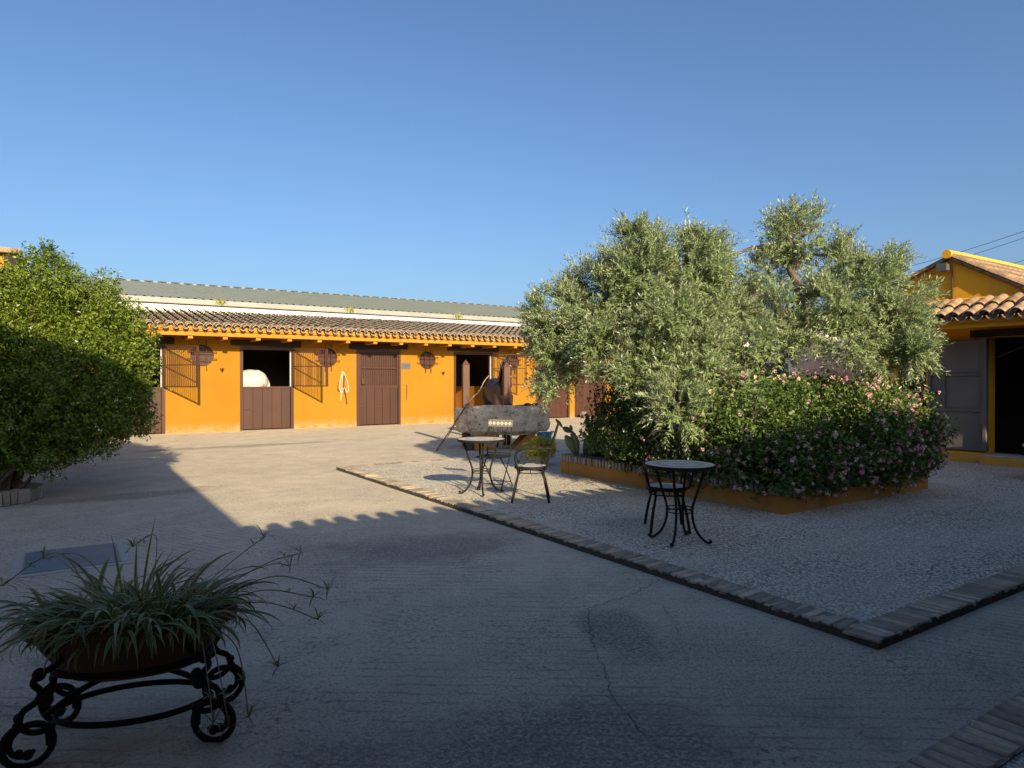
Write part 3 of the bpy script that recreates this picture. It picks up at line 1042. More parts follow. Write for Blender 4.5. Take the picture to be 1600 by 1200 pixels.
loop = bez([(7.80, WY - 0.03, 1.87), (7.72, WY - 0.04, 1.62), (7.68, WY - 0.04, 1.38), (7.74, WY - 0.04, 1.12), (7.84, WY - 0.05, 1.32), (7.92, WY - 0.04, 1.15), (7.98, WY - 0.04, 1.25), (7.93, WY - 0.04, 1.55), (7.80, WY - 0.03, 1.87)], 8)
MB().tube(loop, 0.014, 6).build('rope_coil', M['rope'], rp, smooth=True)
MB().tube(bez([(7.80, WY - 0.03, 1.87), (7.76, WY - 0.05, 1.5), (7.74, WY - 0.04, 1.2), (7.72, WY - 0.04, 0.88)], 8), 0.014, 6).build('rope_end', M['rope'], rp, smooth=True)
MB().tube(bez([(7.84, WY - 0.03, 1.70), (7.83, WY - 0.05, 1.3), (7.90, WY - 0.04, 1.0), (7.93, WY - 0.04, 0.76)], 8), 0.018, 6).build('leather_end', M['dark_cane'], rp, smooth=True)
MB().tube(bez([(7.68, WY - 0.04, 1.55), (7.62, WY - 0.05, 1.35), (7.66, WY - 0.04, 1.2), (7.80, WY - 0.05, 1.25)], 8), 0.010, 6).build('noseband', M['dark_cane'], rp, smooth=True)
MB().tube([(7.80, WY, 1.87), (7.80, WY - 0.06, 1.88)], 0.014, 6).build('nail', M['brown_metal'], rp)

# ================================================================== BARN BEHIND
barn = thing('warehouse', 'long low warehouse with grey-green sheet roof and white wall behind the stables', 'warehouse', (14, 25.75, 0))
MB().box(-6, 34, 25.72, 25.95, 0, 4.17).build('wall', M['white'], barn)
MB().box(-6.2, 34.2, 25.62, 26.0, 4.175, 4.36).build('gutter', M['barn_trim'], barn, bevel=0.01)
MB().box(-6.2, 34.2, 25.70, 25.99, 4.15, 4.1745).build('gutter_bracket_line', M['tile_roof'], barn)
rfm = MB()
ya, za, yb, zb = 25.72, 4.37, 34.0, 5.90
ribs = [-6.2 + 0.26 * i for i in range(int(40.4 / 0.26))]
prof = []
for xr in ribs:
    prof += [(xr, 0), (xr + 0.10, 0), (xr + 0.13, 0.035), (xr + 0.19, 0.035), (xr + 0.22, 0)]
vs = [(xq, ya, za + h) for xq, h in prof] + [(xq, yb, zb + h) for xq, h in prof]
nn = len(prof)
rfm.add(vs, [(k, k + 1, nn + k + 1, nn + k) for k in range(nn - 1)])
vs2 = [(-6.2, yb, zb), (34, yb, zb), (34, 42.2, 4.37), (-6.2, 42.2, 4.37)]
rfm.add(vs2, [(0, 1, 2, 3)])
rfm.build('roof', M['barn_roof'], barn)
MB().box(-6.2, 34, 33.9, 34.1, zb - 0.03, zb + 0.04).build('ridge_cap', M['barn_roof'], barn)
cl = MB()
for i in range(75):
    cl.box(-6 + i * 0.53, -6 + i * 0.53 + 0.34, 33.86, 33.898, zb + 0.0, zb + 0.045)
clo = cl.build('ridge_closures', M['barn_dark'], barn)
clo['kind'] = 'stuff'
MB().box(-6.1, 33.9, 41.9, 42.1, 0, 4.3).build('rear_wall', M['white'], barn)
for (px_, lab) in ((4.62, 'yellow weed tuft on the warehouse gutter above the white horse stall'), (9.35, 'yellow weed tuft on the warehouse gutter above the closed grille door'),
                   (14.2, 'yellow weed tuft on the warehouse gutter above the bay horse')):
    wd = thing('gutter_weed', lab, 'weed', (px_, 25.66, 4.3), group='weeds growing on the warehouse gutter')
    nL = 46
    P = np.array([px_, 25.60, 4.20]) + RNG.normal(size=(nL, 3)) * np.array([0.09, 0.02, 0.02])
    D = unit(np.c_[RNG.normal(size=nL) * .35, RNG.normal(size=nL) * .2 - .1, np.ones(nL)])
    leaf_object('blades', P, D, rdir(nL), RNG.uniform(.12, .30, nL), np.full(nL, .022), RNG.random(nL), M['weed_leaf'], wd)

# ================================================================== RIGHT-HAND OUTBUILDING
HX = 14.15
ob = thing('outbuilding', 'ochre gabled outbuilding with tiled pent roof and dark doorway on the right', 'building', (HX, 5, 0))
YL, YR = 7.85, -2.0           # facade ends (left as seen, and off to the right)
PKY, PKZ = 6.21, 3.88
wl = MB()
OA, OB = 3.2, 5.56            # doorway in Y
WA, WB = 6.63, 7.18           # window
ZT = 3.12
for (a, b, z0, z1) in ((OB, WA, 0, ZT), (WB, YL, 0, ZT), (WA, WB, 0, 1.05), (WA, WB, 2.25, ZT), (OA, OB, 2.36, ZT), (YR, OA, 0, ZT)):
    wl.box(HX, HX + 0.3, a, b, z0, z1)
wl.box(HX + 0.3, 21.0, YL - 0.3, YL, 0, ZT)
wl.box(20.7, 21.0, YR, YL - 0.3, 0, ZT)
wl.box(HX + 0.3, 21, YR, YR + 0.3, 0, ZT)
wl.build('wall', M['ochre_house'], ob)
ga = MB()
ga.prism([(YL, ZT), (YR, ZT), (YR, 1.5 + 0.0 * ZT), (YL, 1.5)], 'x', HX + 0.31, HX + 0.33) if False else None
SR = 0.58
ga.prism([(7.95, ZT + 0.003), (7.95, PKZ - (7.95 - PKY) * 0.42), (PKY, PKZ), (4.96, PKZ - (PKY - 4.96) * SR), (4.96, ZT + 0.003)], 'x', HX + 0.02, HX + 0.28)
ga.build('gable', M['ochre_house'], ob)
# gable pilaster slightly proud right of the peak (vertical joint in the photo)
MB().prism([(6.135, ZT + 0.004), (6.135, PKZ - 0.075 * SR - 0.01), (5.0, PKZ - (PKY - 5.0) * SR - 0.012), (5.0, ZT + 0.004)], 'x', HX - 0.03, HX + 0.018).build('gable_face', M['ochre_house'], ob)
rf = MB()
rf.prism([(PKY, PKZ + 0.01), (8.2, PKZ - (8.2 - PKY) * 0.42 + 0.01), (8.2, PKZ - (8.2 - PKY) * 0.42 + 0.07), (PKY, PKZ + 0.07)], 'x', HX - 0.10, 21.2)
rf.prism([(PKY, PKZ + 0.01), (PKY, PKZ + 0.07), (4.6, PKZ - (PKY - 4.6) * SR + 0.07), (4.6, PKZ - (PKY - 4.6) * SR + 0.01)], 'x', HX - 0.10, 21.2)
rf.prism([(4.6, 2.9), (YR - .2, 2.9), (YR - .2, 2.95), (4.6, 2.95)], 'x', HX - 0.1, 21.2)
rf.build('roof_slab', M['tile_warm'], ob)
# verge tiles down the right slope and ochre-washed ridge end
vt = barrel('verge_tile', 0.095, 0.08, 0.42, [M['tile_warm'], M['tile_cut']], True)
ang = math.atan(SR)
for j in range(4):
    v = 0.36 * j
    for q, xx in enumerate([HX - 0.04 + 0.24 * q_ for q_ in range(12)]):
        mw = Matrix.Translation((xx, PKY - 0.40 * math.cos(ang) - v * math.cos(ang), PKZ + 0.07 - (v + 0.40) * math.sin(ang))) @ Matrix.Rotation(ang, 4, 'X') @ Matrix.Rotation(rt.uniform(-.03, .03), 4, 'Z')
        link_mesh('verge_tile', vt, ob, Matrix.Translation(-wloc(ob)) @ mw)
rg = MB()
rg.tube([(HX - 0.16, PKY - 0.01, PKZ + 0.09), (HX + 0.5, PKY, PKZ + 0.10), (20.9, PKY, PKZ + 0.10)], 0.085, 12)
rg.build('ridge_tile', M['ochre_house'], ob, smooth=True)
# pent roof: tiles run down towards -X
PSL = math.atan2(3.06 - 2.68, 0.86)
pc, ps = math.cos(PSL), math.sin(PSL)
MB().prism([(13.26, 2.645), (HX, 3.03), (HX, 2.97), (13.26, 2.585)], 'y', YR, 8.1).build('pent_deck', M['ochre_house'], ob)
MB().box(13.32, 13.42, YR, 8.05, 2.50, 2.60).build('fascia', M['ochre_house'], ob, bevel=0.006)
MP = Matrix(((0, -pc * -1, -ps, 0), (1, 0, 0, 0), (0, ps, pc, 0), (0, 0, 0, 1)))
MP = Matrix(((0, pc, -ps, 0), (-1, 0, 0, 0), (0, ps, pc, 0), (0, 0, 0, 1)))   # local x->-Y, y->up slope(+X), z->normal
cap2 = barrel('roof_tile', 0.10, 0.08, 0.46, [M['tile_warm'], M['tile_cut']], True)
pan2 = barrel('roof_tile', 0.098, 0.085, 0.50, [M['tile_warm'], M['tile_cut']], False)
yy = 3.6
while yy < 8.05:
    for (me, dy, v, nz) in ((cap2, 0, -0.02, 0.075), (cap2, 0, 0.40, 0.085), (pan2, 0.118, -0.05, 0.085), (pan2, 0.118, 0.38, 0.09)):
        mw = Matrix.Translation((13.24 + v * pc - nz * ps, yy + dy + rt.uniform(-.012, .012), 2.635 + v * ps + nz * pc)) @ MP @ Matrix.Rotation(rt.uniform(-.04, .04), 4, 'Z') @ Matrix.Rotation(-0.03, 4, 'X')
        link_mesh('roof_tile', me, ob, Matrix.Translation(-wloc(ob)) @ mw)
    yy += 0.236
# mortar bead where the pent meets the gable
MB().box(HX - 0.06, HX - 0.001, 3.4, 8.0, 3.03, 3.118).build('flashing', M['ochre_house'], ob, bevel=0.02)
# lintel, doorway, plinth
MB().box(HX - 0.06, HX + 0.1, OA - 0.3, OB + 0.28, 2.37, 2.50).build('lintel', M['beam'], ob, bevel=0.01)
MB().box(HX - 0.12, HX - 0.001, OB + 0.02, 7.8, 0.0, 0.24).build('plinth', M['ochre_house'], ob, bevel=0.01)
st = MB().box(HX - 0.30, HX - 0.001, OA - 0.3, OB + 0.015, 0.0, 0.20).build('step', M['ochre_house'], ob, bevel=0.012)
MB().box(HX - 0.28, HX + 0.3, OA, OB, 0.203, 0.225).build('sill', M['cover_frame'], st, bevel=0.004)
# window with dark grille, left of the leaf
wi = MB().box(HX + 0.14, HX + 0.16, WA, WB, 1.05, 2.25).build('window', M['window_dark'], ob)
wb = MB()
for k in range(4):
    y_ = WA + 0.09 + k * 0.125
    wb.tube([(HX + 0.03, y_, 1.05), (HX + 0.03, y_, 2.25)], 0.011, 6)
for z_ in (1.35, 1.65, 1.95):
    wb.box(HX + 0.022, HX + 0.04, WA, WB, z_, z_ + 0.03)
wb.build('window_bars', M['grey_frame'], wi)
# big steel leaf folded back flat against the wall
lf = MB()
LA, LB, LZ0, LZ1 = 5.60, 6.56, 0.27, 2.335
LX = HX - 0.085
lf.box(LX, LX + 0.06, LA, LA + 0.055, LZ0, LZ1)
lf.box(LX, LX + 0.06, LB - 0.05, LB, LZ0, LZ1)
for z_ in (LZ0, 0.99, 1.655, LZ1 - 0.05):
    lf.box(LX, LX + 0.06, LA + 0.055, LB - 0.05, z_, z_ + 0.045)
lf.box(LX, LX + 0.06, LA + 0.655, LA + 0.695, 1.035, 1.655)
leaf_o = lf.build('steel_door', M['grey_frame'], ob, bevel=0.004)
for (a, b, z0, z1) in ((LA + 0.05, LB - 0.045, LZ0 + 0.04, 1.0), (LA + 0.05, LA + 0.66, 1.03, 1.66), (LA + 0.69, LB - 0.045, 1.03, 1.66), (LA + 0.05, LB - 0.045, 1.69, LZ1 - 0.04)):
    MB().box(LX + 0.035, LX + 0.055, a, b, z0, z1).build('panel', M['grey_metal'], leaf_o)
MB().box(LX - 0.06, LX - 0.002, LB - 0.17, LB - 0.05, 1.30, 1.35).build('bolt', M['iron'], leaf_o, bevel=0.004)
MB().box(LX - 0.03, LX + 0.09, LA - 0.055, LA - 0.002, LZ0, LZ1).build('hinge_post', M['grey_metal'], leaf_o)
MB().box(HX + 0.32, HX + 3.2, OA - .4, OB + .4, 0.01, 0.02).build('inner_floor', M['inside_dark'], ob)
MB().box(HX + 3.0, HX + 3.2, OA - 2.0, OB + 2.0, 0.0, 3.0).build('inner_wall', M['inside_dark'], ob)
# floodlight box under the gable peak with its cable
fl = thing('floodlight', 'grey box floodlight fixed under the gable peak', 'floodlight', (HX - 0.1, 6.3, 3.75))
MB().box(HX - 0.22, HX - 0.04, 6.175, 6.335, 3.66, 3.785).build('housing', M['lamp_grey'], fl, bevel=0.008)
MB().box(HX - 0.24, HX - 0.221, 6.165, 6.345, 3.65, 3.795).build('front_frame', M['lamp_grey'], fl)
MB().tube([(HX - 0.05, 6.15, 3.68), (HX - 0.045, 6.147, 3.4), (HX - 0.045, 6.147, 3.12)], 0.010, 6).build('cable', M['cable'], fl)

# low ochre wall stub at the right edge
lw = thing('low_wall', 'low ochre wall end cut off by the right edge of the picture', 'wall', (12.7, 4.0, 0))
MB().box(12.22, 12.52, 0.6, 4.30, 0.0, 0.56).build('body', M['ochre2'], lw, bevel=0.015)
MB().box(12.19, 12.55, 0.6, 4.33, 0.563, 0.61).build('coping', M['brick'], lw, bevel=0.008)

# ================================================================== FAR WALLS BEHIND THE HEDGE
bwl = thing('white_yard_wall', 'whitewashed yard wall seen behind the hedge, mostly in shade', 'wall', (16, 9.7, 0))
MB().box(14.42, 20.5, 9.6, 9.85, 0, 3.0).build('body', M['white'], bwl)
MB().box(14.38, 20.5, 9.54, 9.91, 3.003, 3.08).build('coping', M['tile_warm'], bwl, bevel=0.01)
sw = thing('rubble_wall', 'sunlit sandy rubble wall seen through the gap between olive and hedge', 'wall', (21, 17, 0))
MB().box(17.4, 20.25, 14.9, 15.3, 0, 2.35).build('body', M['beige'], sw, bevel=0.04)
MB().box(17.35, 20.3, 14.86, 15.34, 2.353, 2.45).build('coping', M['brick'], sw, bevel=0.02)
gt = thing('shade_screen', 'dark grey stand-in for shade, built as a gate behind the hedge left of the white wall', 'screen', (16.9, 12.2, 0))  # added dark screen, its grey stands for a shaded surface
gf = MB()
for x_ in (15.9, 16.95, 18.0):
    gf.box(x_, x_ + 0.08, 12.15, 12.23, 0, 2.3)
for z_ in (0.1, 1.15, 2.22):
    gf.box(15.98, 18.0, 12.16, 12.22, z_, z_ + 0.07)
gf.build('frame', M['iron'], gt)
for x_ in (15.99, 17.04):
    MB().box(x_, x_ + 0.95, 12.18, 12.20, 0.18, 2.21).build('panel', M['lamp_grey'], gt)

# ================================================================== LEFT OUTBUILDING CORNER (top-left of the picture)
lo = thing('left_outbuilding', 'tiled eave corner of an ochre building behind the jasmine bush', 'building', (-3, 14, 0))
MB().box(-8, -0.95, 13.4, 18.0, 0, 3.15).build('wall', M['ochre'], lo)
MB().box(-8, -0.53, 12.90, 18.3, 3.53, 3.61).build('roof_slab', M['tile_warm'], lo, bevel=0.01)
MB().box(-8, -0.75, 13.02, 13.12, 3.30, 3.525).build('fascia', M['ochre_trim'], lo)
MB().box(-0.74, -0.56, 12.95, 18.2, 3.20, 3.525).build('verge_beam', M['beam'], lo, bevel=0.01)
MB().box(-8, -0.75, 13.13, 18.0, 3.16, 3.52).build('eave_box', M['beam'], lo)

# ================================================================== HOUSE BEHIND THE CAMERA (casts the yard's big shadow)
hs = thing('farmhouse', 'farmhouse behind the viewer whose porch eave casts the scalloped shadow', 'house', (0, -4, 0))
EH, EYP = 3.09, 0.62
pr = Matrix.Rotation(R(-4.0), 4, 'Z')
mbp = MB()
mbp.prism([(EYP, EH - 0.06), (EYP, EH - 0.02), (-4.0, EH + 1.2), (-4.0, EH + 1.1)], 'x', -1.0, 16.0)
mbp.v = [tuple(pr @ Vector(q)) for q in mbp.v]
mbp.build('porch_roof', M['ochre_trim'], hs)
sc = MB()
psl = math.atan2(1.2, 4.6)
frp = lambda u, v, w_: tuple(pr @ Vector((u, EYP - 0.0 - v * math.cos(psl) + w_ * math.sin(psl), EH + v * math.sin(psl) + w_ * math.cos(psl))))
barrel_rows(sc, [-0.89 + 0.245 * i for i in range(69)], range(0, 3), 0.095, 0.08, 0.42, 0.35, True, frp, random.Random(9), zoff=0.0)
so = sc.build('porch_tiles', M['tile_warm'], hs, smooth=True)
so['kind'] = 'stuff'
hb = MB()
hb.box(-0.9, 16, -4.3, -4.0, 0, 4.4)
hb.box(15.7, 16, -4.0, 0.0, 0, 3.0)
hb.build('porch_wall', M['brown'], hs)
# two-storey wing on the left with its gable towards the yard
wgm = MB()
XE, ZE, GS, YG = -0.31, 4.70, 0.55, 3.2
wgm.box(-8.0, -0.95, -7.0, YG - 0.15, 0, ZE - 0.05)
wgm.prism([(-0.95, ZE - 0.05), (-4.5, ZE + 3.55 * GS + 0.2), (-8.0, ZE - 0.05)], 'y', -7.0, YG - 0.15)
wgm.build('wing_wall', M['ochre2'], hs)
wr = MB()
wr.prism([(XE, ZE), (-4.5, ZE + 4.255 * GS), (-4.5, ZE + 4.255 * GS - 0.14), (XE, ZE - 0.12)], 'y', -7.2, YG)
wr.prism([(-8.7, ZE), (-4.5, ZE + 4.255 * GS), (-4.5, ZE + 4.255 * GS - 0.14), (-8.7, ZE - 0.12)], 'y', -7.2, YG)
wr.build('wing_roof', M['tile_warm'], hs)

# ================================================================== RAISED PLANTER
PX0, PX1, PY0, PY1 = 6.82, 10.15, 4.72, 8.86
pt = thing('raised_planter', 'low ochre raised planter with a brick coping under the olive tree', 'planter', (8.4, 6.8, 0))
bd = MB()
TH = 0.22
for (a, b, c, d) in ((PX0, PX1, PY0, PY0 + TH), (PX0, PX1, PY1 - TH, PY1), (PX0, PX0 + TH, PY0 + TH, PY1 - TH), (PX1 - TH, PX1, PY0 + TH, PY1 - TH)):
    bd.box(a, b, c, d, 0.0, 0.255)
bd.build('wall', M['ochre2'], pt, bevel=0.006)
MB().box(PX0 + TH, PX1 - TH, PY0 + TH, PY1 - TH, 0.0, 0.33).build('soil', M['soil'], pt)
COP = [brick_mesh('coping_brick', 0.235, 0.058, 0.115, 0.006, M['coping'], s + 40) for s in range(5)]
cb = MB()
cb.box(PX0 + 0.012, PX1 - 0.012, PY0 + 0.012, PY0 + 0.2, 0.255, 0.355)
cb.box(PX0 + 0.012, PX0 + 0.2, PY0 + 0.2, PY1 - 0.2, 0.255, 0.355)
cb.box(PX0 + 0.012, PX1 - 0.012, PY1 - 0.2, PY1 - 0.012, 0.255, 0.355)
cb.build('coping_bed', M['mortar'], pt)
brick_row(PX0 + 0.10, PY0 + 0.24, PX0 + 0.10, PY1, 0, pt, pitch=0.0735, z=0.256, meshes=COP, name='coping_brick', jit=0.003)
brick_row(PX0, PY0 + 0.10, PX1, PY0 + 0.10, R(90), pt, pitch=0.0735, z=0.256, meshes=COP, name='coping_brick', jit=0.003)

# ================================================================== OLIVE TREE
F_, CX_, HY_ = 1060.0, 800.0, 592.0


def at(px, py, d):
    """World point for a sight line and a depth, used only to write down where clumps of foliage stand."""
    yaw = R(33.5)
    u = (px - CX_) / F_
    return np.array([d * (math.sin(yaw) + u * math.cos(yaw)), d * (math.cos(yaw) - u * math.sin(yaw)), 1.6 - (py - HY_) * d / F_])


olive = thing('olive_tree', 'broad old olive tree with grey-green crown standing in the raised planter', 'tree', (8.75, 6.9, 0.33))
CL = [  # px, py, depth, half-width px, half-height px, depth half-size m
    (872, 500, 10.4, 40, 62, .45), (868, 566, 10.3, 36, 48, .4), (928, 478, 10.1, 52, 58, .6), (1000, 445, 9.9, 58, 66, .7), (1082, 440, 10.0, 52, 58, .7),
    (955, 540, 9.8, 55, 55, .6), (1050, 515, 9.3, 70, 65, .7), (1128, 486, 9.7, 44, 48, .6), (1020, 585, 9.2, 55, 50, .5), (1100, 580, 8.9, 58, 48, .5),
    (1058, 642, 8.5, 36, 38, .3), (1215, 505, 9.6, 36, 34, .4), (1203, 426, 10.1, 24, 44, .35), (1250, 372, 10.2, 44, 30, .4), (1318, 416, 10.0, 40, 30, .4),
    (1305, 476, 9.6, 50, 44, .6), (1365, 442, 9.8, 34, 30, .4), (1392, 500, 9.5, 48, 44, .6), (1408, 466, 9.8, 26, 40, .4), (1325, 526, 9.3, 48, 30, .5),
    (1388, 548, 9.2, 42, 28, .4), (1236, 530, 9.5, 36, 30, .4), (1172, 536, 9.5, 40, 36, .5), (1434, 535, 9.2, 24, 26, .3), (1150, 610, 8.8, 30, 24, .3),
    (1112, 408, 10.2, 26, 34, .4), (1000, 478, 11.0, 90, 70, .6), (1110, 488, 10.9, 50, 60, .5), 
    (1225, 346, 10.2, 14, 22, .2), (1000, 380, 10.0, 34, 22, .3), (1090, 390, 10.1, 24, 22, .3), (1375, 409, 9.9, 24, 16, .3)]
trunk_top = np.array([8.70, 6.85, 1.45])
br = MB()
rw = random.Random(21)
br.tube(bez([(8.80, 6.95, 0.25), (8.74, 6.90, 0.6), (8.80, 6.84, 1.0), (8.70, 6.85, 1.45)], 5), [0.27, .25, .235, .225, .215, .21, .205, .2, .2, .205, .205, .205, .2, .195, .19, .18], 10)
br.build('trunk', M['bark'], olive, smooth=True)
lim = MB()
hubs = [at(1030, 520, 9.9), at(1250, 470, 9.9), at(1380, 480, 9.7), at(930, 520, 10.2), at(1240, 390, 10.1)]
par = [None, None, 1, 0, 1]


def wig(a, b, k=5, amp=0.10):
    a, b = np.array(a), np.array(b)
    pts = [a]
    for i in range(1, k):
        pts.append(a + (b - a) * i / k + np.array([rw.uniform(-amp, amp) for _ in range(3)]) + np.array([0, 0, 0.10 * math.sin(math.pi * i / k)]))
    pts.append(b)
    return bez([tuple(q) for q in pts], 4)


for h, pa in zip(hubs, par):
    s_ = trunk_top if pa is None else hubs[pa]
    pts = wig(s_, h)
    lim.tube(pts, [0.15 - 0.085 * i / (len(pts) - 1) if pa is None else 0.065 - 0.025 * i / (len(pts) - 1) for i in range(len(pts))], 8)
for (px, py, d, a, b, dz) in CL:
    c = at(px, py, d)
    hb_ = min(hubs, key=lambda q: np.linalg.norm(q - c))
    pts = wig(hb_, c, 4, 0.08)
    lim.tube(pts, [0.038 - 0.024 * i / (len(pts) - 1) for i in range(len(pts))], 6)
    for _ in range(4):
        e = c + np.array([rw.uniform(-1, 1), rw.uniform(-1, 1), rw.uniform(-.6, 1)]) * a * d / F_ * 0.8
        pts = wig(c, e, 3, 0.04)
        lim.tube(pts, [0.014 - 0.008 * i / (len(pts) - 1) for i in range(len(pts))], 5)
lim.build('limbs', M['bark'], olive, smooth=True)

# leafy shoots
right = np.array([math.cos(R(33.5)), -math.sin(R(33.5)), 0.0])
fwd = np.array([math.sin(R(33.5)), math.cos(R(33.5)), 0.0])
SP, SD, SLn, SR_ = [], [], [], []
for (px, py, d, a, b, dz) in CL:
    c = at(px, py, d)
    rx, rz_ = a * d / F_, b * d / F_
    area = rx * rz_
    nsub = max(3, int(area * 92))
    sub = rdir(nsub) * (RNG.uniform(0.35, 1.0, (nsub, 1)) ** 0.6)
    for s_ in sub:
        cc = c + right * s_[0] * rx + fwd * s_[1] * dz + np.array([0, 0, s_[2] * rz_])
        k = RNG.integers(26, 44)
        o_ = rdir(k)
        out = unit((right * s_[0] + fwd * s_[1] + np.array([0, 0, s_[2] * .9]))[None, :])[0]
        pos = cc + o_ * RNG.uniform(0.02, 0.17, (k, 1))
        dr = unit(o_ * 0.55 + out * 0.65 + np.array([0, 0, 0.42 if s_[2] > 0.2 else 0.12]) + RNG.normal(size=(k, 3)) * 0.25)
        SP.append(pos)
        SD.append(dr)
        SR_.append(np.full(k, RNG.random()))
        SLn.append(RNG.uniform(0.12, 0.30, k) * (1.5 if s_[2] > 0.6 else 1.0))
SP, SD, SLn = np.concatenate(SP), np.concatenate(SD), np.concatenate(SLn)
ns = len(SP)
NL = 17
tt = np.linspace(0.08, 1.0, NL)
LP, LD, LN, LL, LR = [], [], [], [], []
sagv = np.array([0, 0, -1.0])
shoot_r = np.concatenate(SR_) * 0.6 + RNG.random(ns) * 0.4
ref = rdir(ns)
side = unit(np.cross(SD, ref))
side2 = np.cross(SD, side)
for i, t in enumerate(tt):
    pos = SP + SD * (SLn * t)[:, None] + sagv * ((SLn * t) ** 2 * 0.55)[:, None]
    sg = 1 if i % 2 else -1
    ph = i * 1.1
    lat = side * (sg * math.cos(ph)) + side2 * (sg * math.sin(ph))
    LP.append(pos)
    LD.append(unit(SD * 0.75 + lat * (0.75 if i < NL - 1 else 0.1) + RNG.normal(size=(ns, 3)) * 0.18))
    LN.append(unit(lat * -0.3 + SD * 0.5 + RNG.normal(size=(ns, 3)) * 0.35 + np.array([0, 0, .5])))
    LL.append(RNG.uniform(0.046, 0.082, ns))
    LR.append(np.clip(shoot_r * 0.55 + RNG.random(ns) * 0.45 - 0.02, 0, 0.97) * 0.93)
LP, LD, LN, LL, LR = map(np.concatenate, (LP, LD, LN, LL, LR))
dead = RNG.random(len(LR)) < 0.012
LR[dead] = 1.0
leaf_object('crown', LP, LD, LN, LL, LL * RNG.uniform(0.19, 0.27, len(LL)), LR, M['olive_leaf'], olive, kind='stuff')
leaf_object('shoots', SP, SD, rdir(ns), SLn, np.full(ns, 0.006), np.full(ns, 0.9), M['olive_leaf'], olive, droop=0.15, kind='stuff')
NOLIVE = len(LP)


# ================================================================== SHRUBS
def clump_leaves(centres, radii, per_area, Lr, wr, outward=0.6, up=0.25, tuft=4):
    """Leaves in small tufts on and inside a cloud of balls."""
    P, D, N, L, r = [], [], [], [], []
    for c, ra in zip(centres, radii):
        k = max(6, int(per_area * ra * ra))
        o_ = rdir(k)
        pos = c + o_ * ra * (RNG.uniform(0.45, 1.08, (k, 1)))
        cr = RNG.random()
        for _ in range(tuft):
            dr = unit(o_ * outward + np.array([0, 0, up]) + RNG.normal(size=(k, 3)) * 0.75)
            P.append(pos + RNG.normal(size=(k, 3)) * 0.012)
            D.append(dr)
            N.append(unit(o_ * 0.8 + np.array([0, 0, 0.8]) + RNG.normal(size=(k, 3)) * 0.5))
            L.append(RNG.uniform(*Lr, k))
            r.append(np.clip(0.35 * cr + 0.65 * RNG.random(k), 0, 1) * 0.95)
    P, D, N, L, r = map(np.concatenate, (P, D, N, L, r))
    return P, D, N, L, L * RNG.uniform(wr * .8, wr * 1.2, len(L)), r


def petals(centres, size, n, rnds, name, mat, parent, upv):
    P, D, N, L, r = [], [], [], [], []
    for c, rn_, u_ in zip(centres, rnds, upv):
        o_ = unit(RNG.normal(size=(n, 3)) * 0.8 + u_ * 0.9)
        P.append(np.repeat(c[None, :], n, 0) + o_ * size * 0.35)
        D.append(unit(o_ + RNG.normal(size=(n, 3)) * .4))
        N.append(unit(o_ + RNG.normal(size=(n, 3)) * .3))
        L.append(RNG.uniform(size * .6, size, n))
        r.append(np.clip(rn_ + RNG.normal(size=n) * 0.10, 0, 1))
    P, D, N, L, r = map(np.concatenate, (P, D, N, L, r))
    return leaf_object(name, P, D, N, L, L * 0.8, r, mat, parent, droop=0.0, kind='stuff')


hedge = thing('flowering_hedge', 'dense dark-green hedge dotted with pink and white flowers filling the planter', 'hedge', (8.6, 6.4, 0.33))
HC, HR, HU = [], [], []
hc, hr = np.array([8.52, 6.45, 0.90]), np.array([1.98, 2.05, 0.66])
rn = np.random.default_rng(4)
for _ in range(760):
    o_ = unit(rn.normal(size=(1, 3)) * np.array([1, 1, .9]))[0]
    if o_[2] < -0.75:
        continue
    k = (np.sum(np.abs(o_) ** 4.2)) ** (-1 / 4.2)
    jitter = 1 + 0.07 * mnoise.noise(Vector(o_ * 2.6)) + rn.uniform(-.08, .02)
    q = hc + o_ * k * hr * jitter
    # right-hand end is lower in front, left end thinner; crown rises toward the rear
    q[2] += 0.10 * (q[1] - hc[1]) / 2.0 - 0.10 * max(0, q[0] - 9.6)
    if q[0] < 7.3 and q[1] > 7.4:
        q[2] = 0.5 + (q[2] - 0.5) * 0.7
    if q[1] > 8.0 and q[0] < 7.6:
        continue
    if q[2] < 0.34:
        q[2] = 0.34 + rn.uniform(0, .1)
    HC.append(q)
    HU.append(o_)
    HR.append(rn.uniform(0.13, 0.25))
for _ in range(420):   # inner mass
    HC.append(hc + rn.uniform(-.8, .8, 3) * hr)
    HR.append(rn.uniform(0.2, 0.3))
for _ in range(190):   # growth hanging over the front edge
    HC.append(np.array([rn.uniform(6.75, 10.05), PY0 - rn.uniform(-0.12, 0.14), rn.uniform(0.30, 0.85)]))
    HR.append(rn.uniform(0.08, 0.16))
for _ in range(130):   # growth hanging over the left edge
    yq = 4.6 + 3.0 * rn.random() ** 1.6
    HC.append(np.array([PX0 + rn.uniform(-0.14, .14) + max(0, yq - 5.6) * .10, yq, rn.uniform(0.32, 0.85)]))
    HR.append(rn.uniform(0.08, 0.17))
P, D, N, L, Wd, r = clump_leaves(HC, HR, 800, (0.03, 0.058), 0.62)
leaf_object('foliage', P, D, N, L, Wd, r, M['hedge_leaf'], hedge, kind='stuff')
stm = MB()
for _ in range(46):
    a = np.array([rn.uniform(7.1, 9.9), rn.uniform(5.0, 8.5), 0.3])
    b = a + np.array([rn.uniform(-.5, .5), rn.uniform(-.5, .5), rn.uniform(.7, 1.1)])
    stm.tube(wig(a, b, 3, .07), 0.012, 5)
so = stm.build('stems', M['twig'], hedge)
so['kind'] = 'stuff'
fc, fr_, fu = [], [], []
